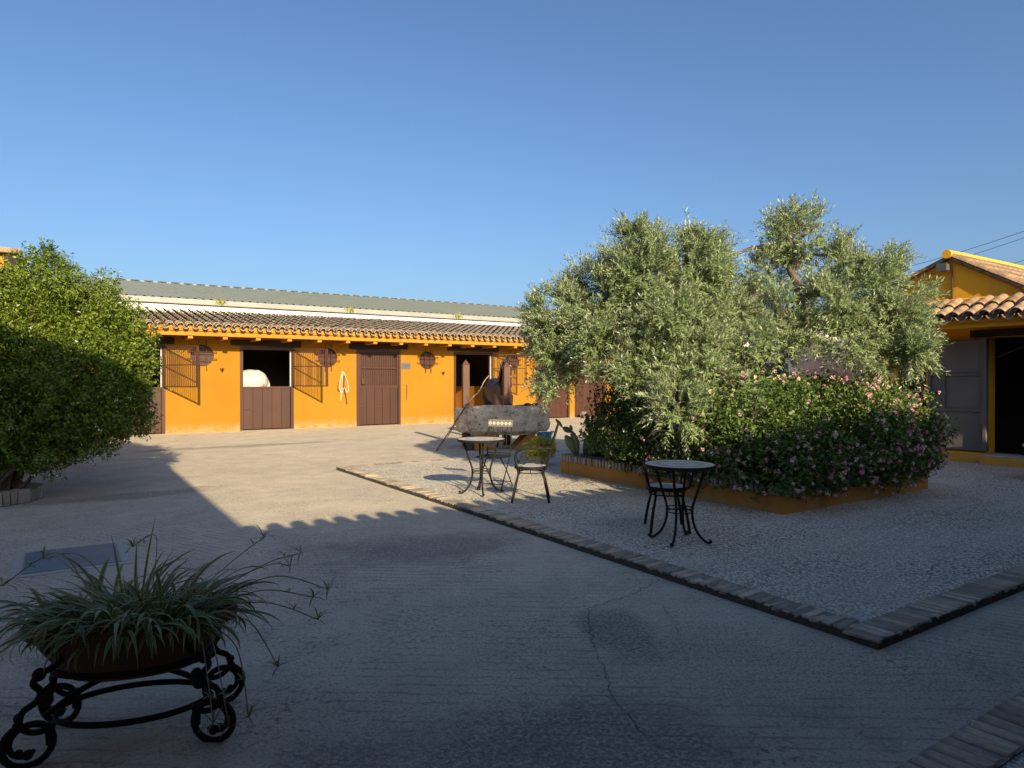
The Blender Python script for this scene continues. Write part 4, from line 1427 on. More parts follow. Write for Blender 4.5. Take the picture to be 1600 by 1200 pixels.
for i in range(1700):
    j = rn.integers(0, len(HU))
    u_ = HU[j]
    vis = u_[1] < 0.25 or u_[2] > 0.4
    if not vis:
        continue
    q = HC[j] + unit((u_ + rn.normal(size=3) * 0.5)[None, :])[0] * HR[j] * 1.10
    if (q[0] < 7.35 and rn.random() < 0.7) or (q[0] > 9.7 and rn.random() < 0.45):
        continue
    fc.append(q)
    fr_.append(rn.random())
    fu.append(u_)
for i in range(170):
    j = rn.integers(len(HU) + 420, len(HC))
    od = np.array([-.3, -1.0, .2]) if HC[j][1] < PY0 + .15 else np.array([-1.0, -.3, .2])
    fc.append(HC[j] + unit((od + rn.normal(size=3) * .35)[None, :])[0] * HR[j] * 1.08)
    fr_.append(rn.uniform(0.5, 0.85))  # paler range puts the shaded look of the front into the petals
    fu.append(od)
petals(fc, 0.026, 20, fr_, 'flowers', M['petal'], hedge, fu)

# dark myrtle-like shrub at the planter's left end
sh2 = thing('dark_shrub', 'dark small-leaved shrub at the left end of the planter beside the cactus', 'shrub', (7.6, 8.1, 0.33))
cs_, rs_ = [], []
for _ in range(120):
    o_ = rdir(1)[0]
    q = np.array([7.80, 7.9, 0.98]) + o_ * np.array([0.52, 0.55, 0.62]) * rn.uniform(.6, 1.0)
    if q[2] < 0.36:
        q[2] = 0.38
    cs_.append(q)
    rs_.append(rn.uniform(.12, .22))
P, D, N, L, Wd, r = clump_leaves(cs_, rs_, 640, (0.022, 0.042), 0.5)
leaf_object('foliage', P, D, N, L, Wd, r * 0.55, M['hedge_leaf'], sh2, kind='stuff')
sm = MB()
for _ in range(12):
    sm.tube(wig((7.7 + rn.uniform(-.1, .1), 8.05 + rn.uniform(-.1, .1), 0.3), (7.7 + rn.uniform(-.4, .4), 8.0 + rn.uniform(-.4, .4), 1.3), 3, .06), 0.011, 5)
sm.build('stems', M['twig'], sh2)['kind'] = 'stuff'

# jasmine bush on the left
jas = thing('jasmine_bush', 'big spreading green jasmine bush with white flowers at the left edge', 'bush', (-0.62, 11.0, 0))
JC = [(-60, 505, 9.6, 95, 62, .8), (62, 458, 9.6, 66, 56, .8), (76, 412, 9.8, 30, 24, .3), (10, 712, 8.8, 46, 28, .3), (70, 712, 8.8, 46, 22, .3), (130, 480, 9.5, 70, 55, .8), (178, 525, 9.3, 52, 48, .6), (200, 575, 9.3, 36, 50, .5),
      (30, 560, 9.1, 110, 85, .9), (140, 590, 9.0, 85, 75, .8), (-60, 600, 9.2, 90, 90, .8), (50, 650, 9.0, 95, 55, .7), (150, 655, 9.0, 68, 38, .6), (-40, 690, 9.3, 60, 40, .5),
      (30, 700, 9.1, 60, 28, .4), (195, 640, 9.1, 36, 42, .4), (100, 690, 9.0, 40, 22, .3), (60, 520, 10.2, 140, 80, .6), (60, 620, 10.2, 140, 60, .6), (218, 548, 9.3, 18, 22, .2), (70, 396, 9.8, 16, 12, .15), (125, 690, 8.9, 50, 24, .35), (205, 655, 9.1, 30, 30, .3), (60, 690, 8.9, 70, 32, .4), (-30, 650, 8.8, 80, 60, .5)]
jc, jr, ju = [], [], []
for (px, py, d, a, b, dz) in JC:
    c = at(px, py, d)
    rx, rz_ = a * d / F_, b * d / F_
    n_ = max(6, int(rx * rz_ * 420))
    o_ = rdir(n_) * (RNG.uniform(0.3, 1.0, (n_, 1)) ** 0.5)
    for q in o_:
        jc.append(c + right * q[0] * rx + fwd * q[1] * dz + np.array([0, 0, q[2] * rz_]))
        jr.append(RNG.uniform(.10, .19))
        ju.append(q)
P, D, N, L, Wd, r = clump_leaves(jc, jr, 780, (0.028, 0.056), 0.46, outward=0.5, up=0.1, tuft=5)
D = unit(D + np.array([0, 0, -0.25]))
leaf_object('foliage', P, D, N, L, Wd, r, M['jas_leaf'], jas, kind='stuff')
# loose whippy sprays around the outline
WP = []
wm = MB()
for _ in range(150):
    j = RNG.integers(0, len(jc))
    if ju[j][2] < -0.1 or jc[j][2] < 1.2:
        continue
    u_ = unit((ju[j] + np.array([0, 0, .35]))[None, :])[0]
    a = jc[j]
    ln_ = RNG.uniform(.25, .5)
    pts = [a + u_ * ln_ * t - np.array([0, 0, .25 * ln_ * t * t]) + RNG.normal(size=3) * .012 for t in np.linspace(0, 1, 6)]
    wm.tube([tuple(q) for q in pts], 0.0035, 4)
    for q in pts[1:]:
        WP += [q + RNG.normal(size=3) * .01 for _ in range(5)]
wm.build('sprays', M['twig'], jas)['kind'] = 'stuff'
WP = np.array(WP)
k = len(WP)
leaf_object('spray_leaves', WP, rdir(k), rdir(k), RNG.uniform(.026, .05, k), RNG.uniform(.010, .02, k), RNG.random(k) * .95, M['jas_leaf'], jas, kind='stuff')
fq, fu2 = [], []
for _ in range(130):
    j = RNG.integers(0, len(jc))
    if ju[j][1] < 0.3:
        fq.append(jc[j] + unit((ju[j] - fwd * .5)[None, :])[0] * jr[j])
        fu2.append(-fwd)
for q in ((52, 742, 8.6), (60, 745, 8.6), (58, 738, 8.6), (78, 742, 8.6), (86, 743, 8.6), (83, 739, 8.6), (150, 668, 8.3), (156, 672, 8.3)):
    fq.append(at(*q))
    fu2.append(-fwd)
petals(fq, 0.026, 5, [0.5] * len(fq), 'flowers', M['white_petal'], jas, fu2)
jst = MB()
jb = np.array([-0.70, 11.0, 0.12])
for _ in range(34):
    j = RNG.integers(0, len(jc))
    jst.tube(wig(jb + np.array([rw.uniform(-.22, .22), rw.uniform(-.18, .18), 0]), jc[j], 4, .10), [0.022 - .0009 * i for i in range(17)], 5)
jst.build('stems', M['twig'], jas)
# brick ring round its foot
rgp = thing('brick_ring_planter', 'low round brick ring at the foot of the jasmine bush', 'planter', (-0.85, 11.15, 0))
RB = [brick_mesh('ring_brick', 0.20, 0.075, 0.17, 0.008, M['coping'], s + 60) for s in range(4)]
nr = 44
for i in range(nr):
    th = 2 * math.pi * i / nr
    mw = Matrix.Translation((0.52 * math.cos(th), 0.52 * math.sin(th), rb.uniform(-.01, .008))) @ Matrix.Rotation(th, 4, 'Z')
    link_mesh('ring_brick', RB[i % 4], rgp, mw)
MB().lathe([(0.46, 0.0), (0.46, 0.15), (0.0001, 0.17)], 28, (-0.85, 11.15, 0)).build('soil', M['soil'], rgp)
MB().lathe([(0.585, 0.0), (0.585, 0.14), (0.46, 0.14)], 44, (-0.85, 11.15, 0)).build('mortar_bed', M['mortar'], rgp)


# ================================================================== TABLES AND CHAIRS
def bistro_table(name, label, loc, rotz, r=0.325, h=0.735):
    t = thing(name, label, 'table', loc, rotz, 'mosaic bistro tables', local=True)
    MB().lathe([(r - 0.012, h - 0.008), (r - 0.012, h + 0.0), (0.0001, h + 0.001)], 48).build('mosaic_top', M['mosaic'], t)
    MB().lathe([(r - 0.012, h - 0.03), (r, h - 0.03), (r, h + 0.002), (r - 0.0115, h + 0.002), (r - 0.0115, h - 0.009), (r - 0.012, h - 0.03)], 48).build('rim', M['iron'], t)
    MB().lathe([(0.0001, h - 0.033), (r - 0.01, h - 0.033), (r - 0.01, h - 0.0305), (0.0001, h - 0.0305)], 40).build('underside', M['iron'], t)
    prof = [(0.235, h - 0.032), (0.222, h - 0.08), (0.195, h - 0.17), (0.160, h - 0.28), (0.130, h - 0.37), (0.120, h - 0.44), (0.126, h - 0.52), (0.150, h - 0.60), (0.195, h - 0.67), (0.245, 0.022), (0.272, 0.014), (0.288, 0.026)]
    leg = MB().tube(bez([(q[0], 0, q[1]) for q in prof], 4), 0.0125, 8)
    leg.ball((0.289, 0, 0.028), 0.018, 8, 6)
    me = leg.mesh('leg', M['iron'], smooth=True)
    for k in range(4):
        link_mesh('leg', me, t, Matrix.Rotation(math.pi / 2 * k, 4, 'Z'))
    for zz in (h - 0.415, h - 0.45):
        MB().tube([(0.118 * math.cos(a), 0.118 * math.sin(a), zz) for a in [2 * math.pi * k / 28 for k in range(28)]], 0.006, 6, closed=True).build('ring', M['iron'], t, smooth=True)
    return t


bistro_table('bistro_table', 'sunlit round mosaic bistro table in front of the stone trough', (4.689, 7.833, PZ), R(-33.5 + 8))
bistro_table('bistro_table', 'round mosaic bistro table in the shade beside the hedge', (4.872, 4.482, PZ), R(-33.5 + 62), r=0.335)


def armchair(label, loc, rotz):
    """Iron armchair facing local +x, round mosaic seat, arched back."""
    t = thing('bistro_armchair', label, 'chair', loc, rotz, 'iron armchairs with round mosaic seats', local=True)
    sh = 0.44
    MB().lathe([(0.196, sh - 0.006), (0.196, sh + 0.006), (0.0001, sh + 0.008)], 36).build('seat', M['mosaic'], t)
    MB().lathe([(0.197, sh - 0.028), (0.210, sh - 0.028), (0.210, sh + 0.008), (0.197, sh + 0.008), (0.197, sh - 0.028)], 36).build('seat_rim', M['iron'], t)
    hoop = MB()
    hoop.tube([(0.17 * math.cos(a), 0.17 * math.sin(a), sh - 0.075) for a in [2 * math.pi * k / 28 for k in range(28)]], 0.007, 6, closed=True)
    for k in range(4):
        a = math.pi / 2 * k
        hoop.tube([(0.19 * math.cos(a), 0.19 * math.sin(a), sh - 0.02), (0.17 * math.cos(a), 0.17 * math.sin(a), sh - 0.075)], 0.006, 6)
    hoop.build('apron_ring', M['iron'], t, smooth=True)
    for (sx, sy) in ((1, 1), (1, -1), (-1, 1), (-1, -1)):
        l = MB()
        a = (0.155 * sx, 0.135 * sy)
        l.tube(bez([(a[0] * 1.05, a[1] * 1.05, sh - 0.02), (a[0] * 1.0, a[1] * 1.0, sh - 0.09), (a[0] * 1.12, a[1] * 1.10, sh - 0.16), (a[0] * 1.30, a[1] * 1.28, 0.15), (a[0] * 1.5, a[1] * 1.42, 0.0)], 4), [0.013] * 9 + [0.015] * 8, 8)
        l.tube(bez([(a[0] * 1.04, a[1] * 1.04, sh - 0.12), (a[0] * 0.9, a[1] * 0.9, sh - 0.085), (a[0] * 0.7, a[1] * 0.7, sh - 0.076)], 4), 0.007, 6)
        l.build('leg', M['iron'], t, smooth=True)
    # back arch leaning backwards
    lean = lambda z: -0.185 - 0.30 * max(0.0, z - sh)
    bw_, top = 0.20, 0.985
    pts = [(lean(sh - 0.02), -bw_ * 0.86, sh - 0.02), (lean(0.6), -bw_, 0.6), (lean(0.78), -bw_, 0.78)]
    pts += [(lean(0.78 + 0.205 * math.sin(a)), -bw_ * math.cos(a), 0.78 + 0.205 * math.sin(a)) for a in [math.pi * k / 10 for k in range(1, 10)]]
    pts += [(lean(0.78), bw_, 0.78), (lean(0.6), bw_, 0.6), (lean(sh - 0.02), bw_ * 0.86, sh - 0.02)]
    MB().tube(pts, 0.0105, 8).build('back_frame', M['iron'], t, smooth=True)
    inn = MB()
    q2 = [(lean(0.56), -0.145, 0.56), (lean(0.75), -0.155, 0.75)] + [(lean(0.77 + 0.16 * math.sin(a)), -0.155 * math.cos(a), 0.77 + 0.16 * math.sin(a)) for a in [math.pi * k / 10 for k in range(1, 10)]] + [(lean(0.75), 0.155, 0.75), (lean(0.56), 0.145, 0.56)]
    inn.tube(q2, 0.006, 6)
    for s in (-1, 1):   # paired scrolls
        sp = []
        for k in range(26):
            a = k / 25 * 4.2 * math.pi / 1.6
            rr = 0.062 * (1 - k / 34)
            z = 0.74 + rr * math.sin(a)
            sp.append((lean(z), s * (0.07 - rr * math.cos(a) * 0.8 + 0.0), z))
        inn.tube(sp, 0.005, 5)
        inn.tube(bez([(lean(0.5), s * 0.03, 0.5), (lean(0.58), s * 0.10, 0.58), (lean(0.66), s * 0.03, 0.66), (lean(0.8), s * 0.02, 0.8), (lean(0.9), s * 0.08, 0.9)], 5), 0.005, 5)
    inn.tube([(lean(0.52), -bw_ * .9, 0.52), (lean(0.52), bw_ * .9, 0.52)], 0.006, 6)
    inn.build('back_scrollwork', M['iron'], t)
    for s in (-1, 1):
        ar = MB()
        ar.tube(bez([(lean(0.68), s * 0.20, 0.68), (-0.10, s * 0.235, 0.685), (0.06, s * 0.24, 0.68), (0.155, s * 0.235, 0.64), (0.195, s * 0.225, 0.565), (0.175, s * 0.205, 0.48), (0.15, s * 0.19, sh)], 5), 0.011, 8)
        sp = []
        for k in range(24):
            a = math.pi * 0.9 - k / 23 * 3.4 * math.pi / 1.4
            rr = 0.068 * (1 - k / 32)
            sp.append((0.085 + rr * math.cos(a), s * 0.215, 0.525 + rr * math.sin(a)))
        ar.tube(sp, 0.007, 6)
        ar.build('arm', M['iron'], t, smooth=True)
    return t


armchair('iron armchair turned sideways to the sunlit bistro table, yellow shrub behind', (4.94, 7.03, PZ), R(-33.5 + 180 - 3))
armchair('iron armchair with arched back tucked behind the shaded bistro table', (5.17, 4.93, PZ), R(-33.5 - 90 - 4))


def folding_chair(label, loc, rotz):
    """Folding iron chair facing local -y, ceramic tile panel along the top of the back."""
    t = thing('folding_chair', label, 'chair', loc, rotz, local=True)
    hw = 0.18
    bk = lambda z: 0.115 + 0.16 * (z - 0.45)
    for s in (-1, 1):
        MB().tube([(s * hw, bk(0.97), 0.97), (s * hw, bk(0.45), 0.45), (s * hw, -0.19, 0.0)], 0.0085, 6).build('back_upright', M['iron'], t)
        MB().tube([(s * (hw - 0.025), -0.15, 0.455), (s * (hw - 0.025), 0.02, 0.30), (s * (hw - 0.025), 0.27, 0.0)], 0.0085, 6).build('rear_leg', M['iron'], t)
    cr = MB()
    cr.tube([(-hw, bk(0.555), 0.555), (hw, bk(0.555), 0.555)], 0.006, 6)
    cr.tube([(-hw, bk(0.49), 0.49), (hw, bk(0.49), 0.49)], 0.006, 6)
    cr.tube([(-hw, -0.11, 0.08), (hw, -0.11, 0.08)], 0.006, 6)
    cr.tube([(-hw + .025, 0.20, 0.08), (hw - .025, 0.20, 0.08)], 0.006, 6)
    cr.build('crossbars', M['iron'], t)
    for k in range(4):
        xx = -hw + 2 * hw * (k + 1) / 5
        MB().tube([(xx, bk(0.88), 0.88), (xx, bk(0.555), 0.555)], 0.006, 6).build('back_slat', M['iron'], t)
    pn = MB()
    pn.box(-hw - 0.012, hw + 0.012, -0.010, 0.010, 0.853, 0.957)
    po = pn.build('tile_panel', M['chairtile'], t, bevel=0.002)
    po.rotation_euler = (-0.15, 0, 0)
    po.location = (0, bk(0.905) - 0.905 * math.sin(0.15) - 0.012, 0.905 * (1 - math.cos(0.15)))
    fr_ = MB()
    fr_.box(-0.19, 0.19, -0.20, -0.175, 0.445, 0.465)
    fr_.box(-0.19, 0.19, 0.115, 0.14, 0.445, 0.465)
    fr_.box(-0.19, -0.165, -0.175, 0.115, 0.445, 0.465)
    fr_.box(0.165, 0.19, -0.175, 0.115, 0.445, 0.465)
    so_ = fr_.build('seat_frame', M['iron'], t)
    for k in range(7):
        y = -0.155 + 0.041 * k
        MB().box(-0.165, 0.165, y, y + 0.024, 0.452, 0.461).build('seat_slat', M['iron'], so_)
    sp = [(-0.1 + 0.035 * k, -0.19, 0.43 - 0.018 * math.sin(k * 1.57)) for k in range(7)]
    MB().tube(bez(sp, 4), 0.005, 5).build('apron_scroll', M['iron'], t)


folding_chair('folding iron chair with a patterned tile strip along its backrest', (5.06, 8.08, PZ), R(-58))

# ================================================================== STONE TROUGH
TRC = Vector((8.42, 13.12, 0))
tro = thing('stone_trough', 'long weathered stone water trough raised on ochre plinths', 'trough', TRC, R(-22), local=True)


def rough_block(L, Wd, H, z0):
    bm = bmesh.new()
    bmesh.ops.create_cube(bm, size=1.0)
    bmesh.ops.bevel(bm, geom=list(bm.edges), offset=0.10, segments=2, affect='EDGES')
    bmesh.ops.subdivide_edges(bm, edges=list(bm.edges), cuts=3, use_grid_fill=True)
    bmesh.ops.triangulate(bm, faces=[f for f in bm.faces if len(f.verts) > 4])
    bmesh.ops.subdivide_edges(bm, edges=list(bm.edges), cuts=1, use_grid_fill=True)
    for v in bm.verts:
        v.co = Vector((v.co.x * L, v.co.y * Wd, (v.co.z + 0.5) * H))
        p_ = v.co.copy()
        # hollow basin
        if p_.z > H * 0.97 and abs(p_.x) < L / 2 - 0.16 and abs(p_.y) < Wd / 2 - 0.14:
            v.co.z -= 0.34
        q = mnoise.fractal(p_ * 4.0, 0.8, 2.0, 6) * 0.05 + mnoise.noise(p_ * 1.5) * 0.045
        c = Vector((0, 0, H / 2))
        v.co += (p_ - c).normalized() * q
        if abs(p_.x) > L / 2 - 0.3 and p_.z < H * 0.35:
            v.co.x *= 1 - 0.08 * (1 - p_.z / (H * 0.35))
        v.co.z += z0
    me = bpy.data.meshes.new('basin')
    bm.to_mesh(me)
    bm.free()
    me.polygons.foreach_set('use_smooth', [True] * len(me.polygons))
    me.materials.append(M['stone'])
    return me


link_mesh('basin', rough_block(2.10, 0.82, 0.66, 0.335), tro)
MB().box(-0.86, -0.72, -0.30, 0.30, 0.0, 0.36).build('plinth', M['inside_dark'], tro, bevel=0.01)
MB().box(-0.70, -0.22, -0.34, 0.30, 0.0, 0.35).build('plinth', M['ochre2'], tro, bevel=0.015)
MB().prism([(0.20, 0.0), (0.78, 0.0), (0.70, 0.36), (0.55, 0.36)], 'y', -0.33, 0.3).build('plinth', M['ochre2'], tro, bevel=0.015)
for q in ((0.15, 0.05), (0.62, 0.12), (0.78, 0.02)):
    MB().ball((q[0], q[1], 1.005), 0.06, 8, 6, 1.5, 1, .6).build('wet_sack_lump', M['inside_dark'], tro, smooth=True)

for (pos, h, lab) in (((8.02, 14.12), 2.06, 'left of two rust-brown pointed wooden posts behind the trough'), ((8.96, 13.78), 2.02, 'right of two rust-brown pointed posts, standing before the bay horse')):
    po = thing('pointed_post', lab, 'post', (*pos, 0), R(-18), 'tethering posts behind the trough', local=True)
    MB().box(-0.08, 0.08, -0.08, 0.08, 0, h - 0.12).build('shaft', M['post'], po, bevel=0.006)
    MB().add([(-0.08, -0.08, h - 0.118), (0.08, -0.08, h - 0.118), (0.08, 0.08, h - 0.118), (-0.08, 0.08, h - 0.118), (0, 0, h)], [(0, 1, 4), (1, 2, 4), (2, 3, 4), (3, 0, 4), (3, 2, 1, 0)]).build('point', M['post'], po)

cn = thing('leaning_cane', 'long crooked pale cane leaning over the left end of the trough', 'cane', (7.16, 13.6, 0))
a, b, c = Vector(at(686, 698, 15.2)), Vector(at(729, 633, 15.05)), Vector(at(764, 587, 15.5))
a.z = 0.01
pts = [a, a.lerp(b, .5) + Vector((.01, 0, .0)), b, b.lerp(c, .35) + Vector((0, 0, -.02)), b.lerp(c, .5) + Vector((0.03, 0, -.03)), b.lerp(c, .8) + Vector((-.01, 0, .0)), c]
MB().tube(bez(pts, 4), [0.012] * 13 + [0.011] * 12, 6).build('shaft', M['cane'], cn, smooth=True)
MB().tube([tuple(b.lerp(c, .52)), tuple(b.lerp(c, .52) + Vector((0.03, 0, -0.06)))], 0.008, 5).build('knot', M['cane'], cn)
cn2 = thing('leaning_stick', 'thin dark stick leaning against the left end of the trough beside the cane', 'stick', (7.05, 13.5, 0))
a2 = Vector(at(682, 701, 15.0))
a2.z = 0.01
MB().tube([a2, tuple(Vector(at(730, 631, 14.95)))], [0.013, 0.011], 6).build('shaft', M['dark_cane'], cn2)

# yellow shrub in a pale pot, blue tub, fieldstone
yp = thing('potted_yellow_shrub', 'round yellow-leaved shrub in a pale pot behind the iron armchair', 'plant', (7.12, 9.95, PZ))
MB().lathe([(0.13, 0.0), (0.16, 0.06), (0.18, 0.13), (0.195, 0.13), (0.195, 0.155), (0.165, 0.155), (0.155, 0.12), (0.0001, 0.12)], 24, (7.12, 9.95, PZ), .9, .9).build('pot', M['pot_white'], yp, smooth=True)
yc, yr = [], []
for _ in range(60):
    o_ = rdir(1)[0]
    yc.append(np.array([7.16, 9.93, 0.33]) + o_ * np.array([.24, .24, .15]))
    yr.append(RNG.uniform(.06, .10))
P, D, N, L, Wd, r = clump_leaves(yc, yr, 2200, (0.03, 0.055), 0.6)
leaf_object('foliage', P, D, N, L, Wd, r, M['yellow_leaf'], yp, kind='stuff')
tb = thing('blue_tub', 'blue plastic tub on the ground right of the trough', 'tub', (10.7, 14.6, 0))
MB().lathe([(0.17, 0.0), (0.20, 0.10), (0.225, 0.16), (0.24, 0.16), (0.24, 0.18), (0.215, 0.18), (0.19, 0.05), (0.0001, 0.04)], 24, (10.7, 14.6, 0)).build('bowl', M['blue'], tb, smooth=True)
for s in (-1, 1):
    MB().tube(bez([(10.7 + s * .22, 14.54, .16), (10.7 + s * .28, 14.55, .19), (10.7 + s * .28, 14.65, .19), (10.7 + s * .22, 14.66, .16)], 4), .012, 6).build('handle', M['blue'], tb)


def boulder(name, r, c, mat, seed):
    bm = bmesh.new()
    bmesh.ops.create_icosphere(bm, subdivisions=3, radius=r)
    for v in bm.verts:
        v.co *= 1 + 0.22 * mnoise.noise(v.co * (1.6 / r) + Vector((seed, 0, 0)))
        v.co.z = max(v.co.z * 0.92 + r * 0.75, 0.0)
    me = bpy.data.meshes.new(name)
    bm.to_mesh(me)
    bm.free()
    me.materials.append(mat)
    o = link_mesh(name, me, loc=c)
    return o


tag(boulder('field_stone', 0.16, (17.95, 21.75, 0), M['stoneball'], 2), 'grey round fieldstone on the ground against the rightmost brown door', 'stone')

# prickly pear at the planter corner
ca = thing('prickly_pear', 'upright prickly pear cactus with long narrow pads at the planter corner', 'cactus', (6.99, 8.60, 0.33), 0, local=True)
ca.scale = (1.38, 1.38, 1.38)
cr_, cu_ = Vector(right), Vector((0, 0, 1))


def pad(base, ang, ln, wd, par=ca, tilt=0.0):
    """Flattened pad from base in the picture plane, ang from vertical (clockwise)."""
    d = (cu_ * math.cos(ang) + cr_ * math.sin(ang)).normalized()
    s = (cr_ * math.cos(ang) - cu_ * math.sin(ang))
    f = d.cross(s)
    prof = [(0.0, 0.18), (0.12, 0.45), (0.3, 0.8), (0.5, 1.0), (0.7, 0.95), (0.87, 0.65), (0.97, 0.3), (1.0, 0.05)]
    vs, fs = [], []
    n = 8
    tw = random.uniform(-.6, .6) + tilt
    for (t, w_) in prof:
        cpt = base + d * (ln * t) + cr_ * (0.04 * ln * math.sin(3 * t))
        for k in range(n):
            th = 2 * math.pi * k / n
            e1 = s * math.cos(tw) + f * math.sin(tw)
            e2 = f * math.cos(tw) - s * math.sin(tw)
            vs.append(cpt + e1 * (w_ * wd / 2 * math.cos(th)) + e2 * (0.017 * (0.5 + w_ / 2) * math.sin(th)))
    for i in range(len(prof) - 1):
        for k in range(n):
            l = (k + 1) % n
            fs.append((i * n + k, i * n + l, (i + 1) * n + l, (i + 1) * n + k))
    fs.append(tuple(range((len(prof) - 1) * n, len(prof) * n)))
    MB().add(vs, fs).build('pad', M['pad'], par, smooth=True)
    return base + d * ln


z0 = Vector((0, 0, 0.02))
t1 = pad(z0 + cr_ * -.03, R(-28), 0.27, 0.11)
t2 = pad(z0 + cr_ * -.01, R(-14), 0.30, 0.10)
t3 = pad(t2 - cu_ * .02, R(-62), 0.12, 0.07)
pad(t3, R(-40), 0.13, 0.045)
pad(t2 - cu_ * .02, R(-10), 0.09, 0.04)
t4 = pad(z0 + cr_ * .06, R(10), 0.24, 0.08)
t5 = pad(z0 + cr_ * .08, R(22), 0.33, 0.11)
t6 = pad(t5 - cu_ * .02, R(6), 0.16, 0.08)
pad(t6 - cu_ * .01, R(120), 0.10, 0.045)
t7 = pad(t5 - cr_ * .06 - cu_ * 0.08, R(-18), 0.15, 0.07)
pad(t7 - cu_ * .01, R(2), 0.13, 0.06)
t8 = pad(z0 + cr_ * .12, R(48), 0.26, 0.10)
pad(t8 - cu_ * .02, R(20), 0.18, 0.09)
pad(z0 + cr_ * .14, R(75), 0.22, 0.10)


# ================================================================== HORSES
def horse(label, loc, rotz, scale, coat, hair, head_turn, head_drop, name='horse'):
    """Facing local +x. One continuous body mesh; mane, tail and halter are children."""
    t = thing(name, label, 'horse', loc, rotz, local=True)
    t.scale = (scale, scale, scale)
    b = MB()
    trunk = [(-0.86, 1.30, .07, .10), (-0.80, 1.28, .17, .20), (-0.66, 1.26, .25, .30), (-0.42, 1.235, .285, .34), (-0.1, 1.17, .29, .325), (0.22, 1.16, .275, .335), (0.48, 1.19, .245, .335), (0.66, 1.19, .20, .28), (0.78, 1.17, .12, .17)]
    b.tube([(q[0], 0, q[1]) for q in trunk], [(q[2], q[3]) for q in trunk], 16)
    ct, st_ = math.cos(head_turn), math.sin(head_turn)
    nk = [(0.42, 1.28, .15, .26), (0.62, 1.42, .125, .225), (0.78, 1.60, .10, .18), (0.90, 1.78 - head_drop * .5, .085, .145), (0.97, 1.90 - head_drop, .085, .125)]
    b.tube([(q[0] - 0.05, 0, q[1]) for q in nk], [(q[2], q[3]) for q in nk], 14)
    # head hangs from the poll
    pol = Vector((0.93, 0, 1.90 - head_drop))
    hd = [(0.0, 0.02, .085, .10), (0.07, -0.06, .105, .125), (0.14, -0.18, .095, .135), (0.20, -0.32, .07, .095), (0.245, -0.45, .062, .075), (0.265, -0.53, .066, .07), (0.27, -0.575, .045, .045)]
    hp = [pol + Vector((q[0] * ct, q[0] * st_, q[1])) for q in hd]
    b.tube(hp, [(q[2], q[3]) for q in hd], 14)
    for s in (-1, 1):
        e0 = pol + Vector((-0.01 * ct - s * 0.055 * st_, -0.01 * st_ + s * 0.055 * ct, 0.06))
        e1 = e0 + Vector((0.02 * ct - s * .02 * st_, s * .02 * ct + .02 * st_, 0.09))
        e2 = e0 + Vector((0.03 * ct - s * .012 * st_, s * .012 * ct + .03 * st_, 0.19))
        b.tube([tuple(e0), tuple(e1), tuple(e2)], [0.035, 0.038, 0.008], 8)
    for s in (-1, 1):
        b.tube([(0.55, s * .14, 1.12), (0.56, s * .16, 0.90), (0.57, s * .15, 0.66), (0.565, s * .15, 0.50), (0.56, s * .15, 0.30), (0.56, s * .15, 0.16), (0.60, s * .15, 0.07), (0.63, s * .15, 0.0)],
               [.14, .105, .072, .066, .042, .048, .048, .066], 10)
        b.tube([(-0.60, s * .13, 1.22), (-0.50, s * .17, 1.0), (-0.48, s * .16, 0.82), (-0.66, s * .15, 0.58), (-0.74, s * .15, 0.50), (-0.70, s * .15, 0.30), (-0.68, s * .15, 0.16), (-0.63, s * .15, 0.07), (-0.60, s * .15, 0.0)],
               [.18, .175, .125, .078, .068, .045, .050, .048, .066], 10)
    me0 = b.mesh('body', coat)
    tmp = bpy.data.objects.new('tmp_body', me0)
    COL.objects.link(tmp)
    md = tmp.modifiers.new('r', 'REMESH')
    md.mode = 'VOXEL'
    md.voxel_size = 0.022
    ms = tmp.modifiers.new('s', 'SMOOTH')
    ms.iterations = 5
    ms.factor = 0.5
    dg = bpy.context.evaluated_depsgraph_get()
    me = bpy.data.meshes.new_from_object(tmp.evaluated_get(dg))
    bpy.data.objects.remove(tmp)
    me.name = 'body'
    me.polygons.foreach_set('use_smooth', [True] * len(me.polygons))
    me.materials.clear()
    me.materials.append(coat)
    link_mesh('body', me, t)
    tl = MB()
    tl.tube(bez([(-0.80, 0, 1.33), (-0.86, 0, 1.20), (-0.885, 0, 0.98), (-0.89, 0.01, 0.7), (-0.88, 0, 0.42)], 5), [0.025 + 0.03 * math.sin(math.pi * min(1, i / 18)) ** .6 for i in range(21)], 9)
    tl.build('tail', hair, t, smooth=True)
    mn = MB()
    crest = [(0.44, 1.50), (0.58, 1.62), (0.70, 1.75), (0.79, 1.88 - head_drop * .6), (0.86, 1.99 - head_drop)]
    for k in range(16):
        f = k / 15 * (len(crest) - 1)
        i = min(int(f), len(crest) - 2)
        x_ = crest[i][0] + (crest[i + 1][0] - crest[i][0]) * (f - i)
        z_ = crest[i][1] + (crest[i + 1][1] - crest[i][1]) * (f - i)
        mn.tube(bez([(x_, 0, z_ + .01), (x_ + .02, -0.09, z_ - .04), (x_ + .03, -0.14, z_ - .2), (x_ + .02, -0.145, z_ - .30)], 3), [.03, .03, .03, .028, .026, .024, .02, .016, .012, .006], 6)
    mn.build('mane', hair, t, smooth=True)
    return t, pol, hd, ct, st_


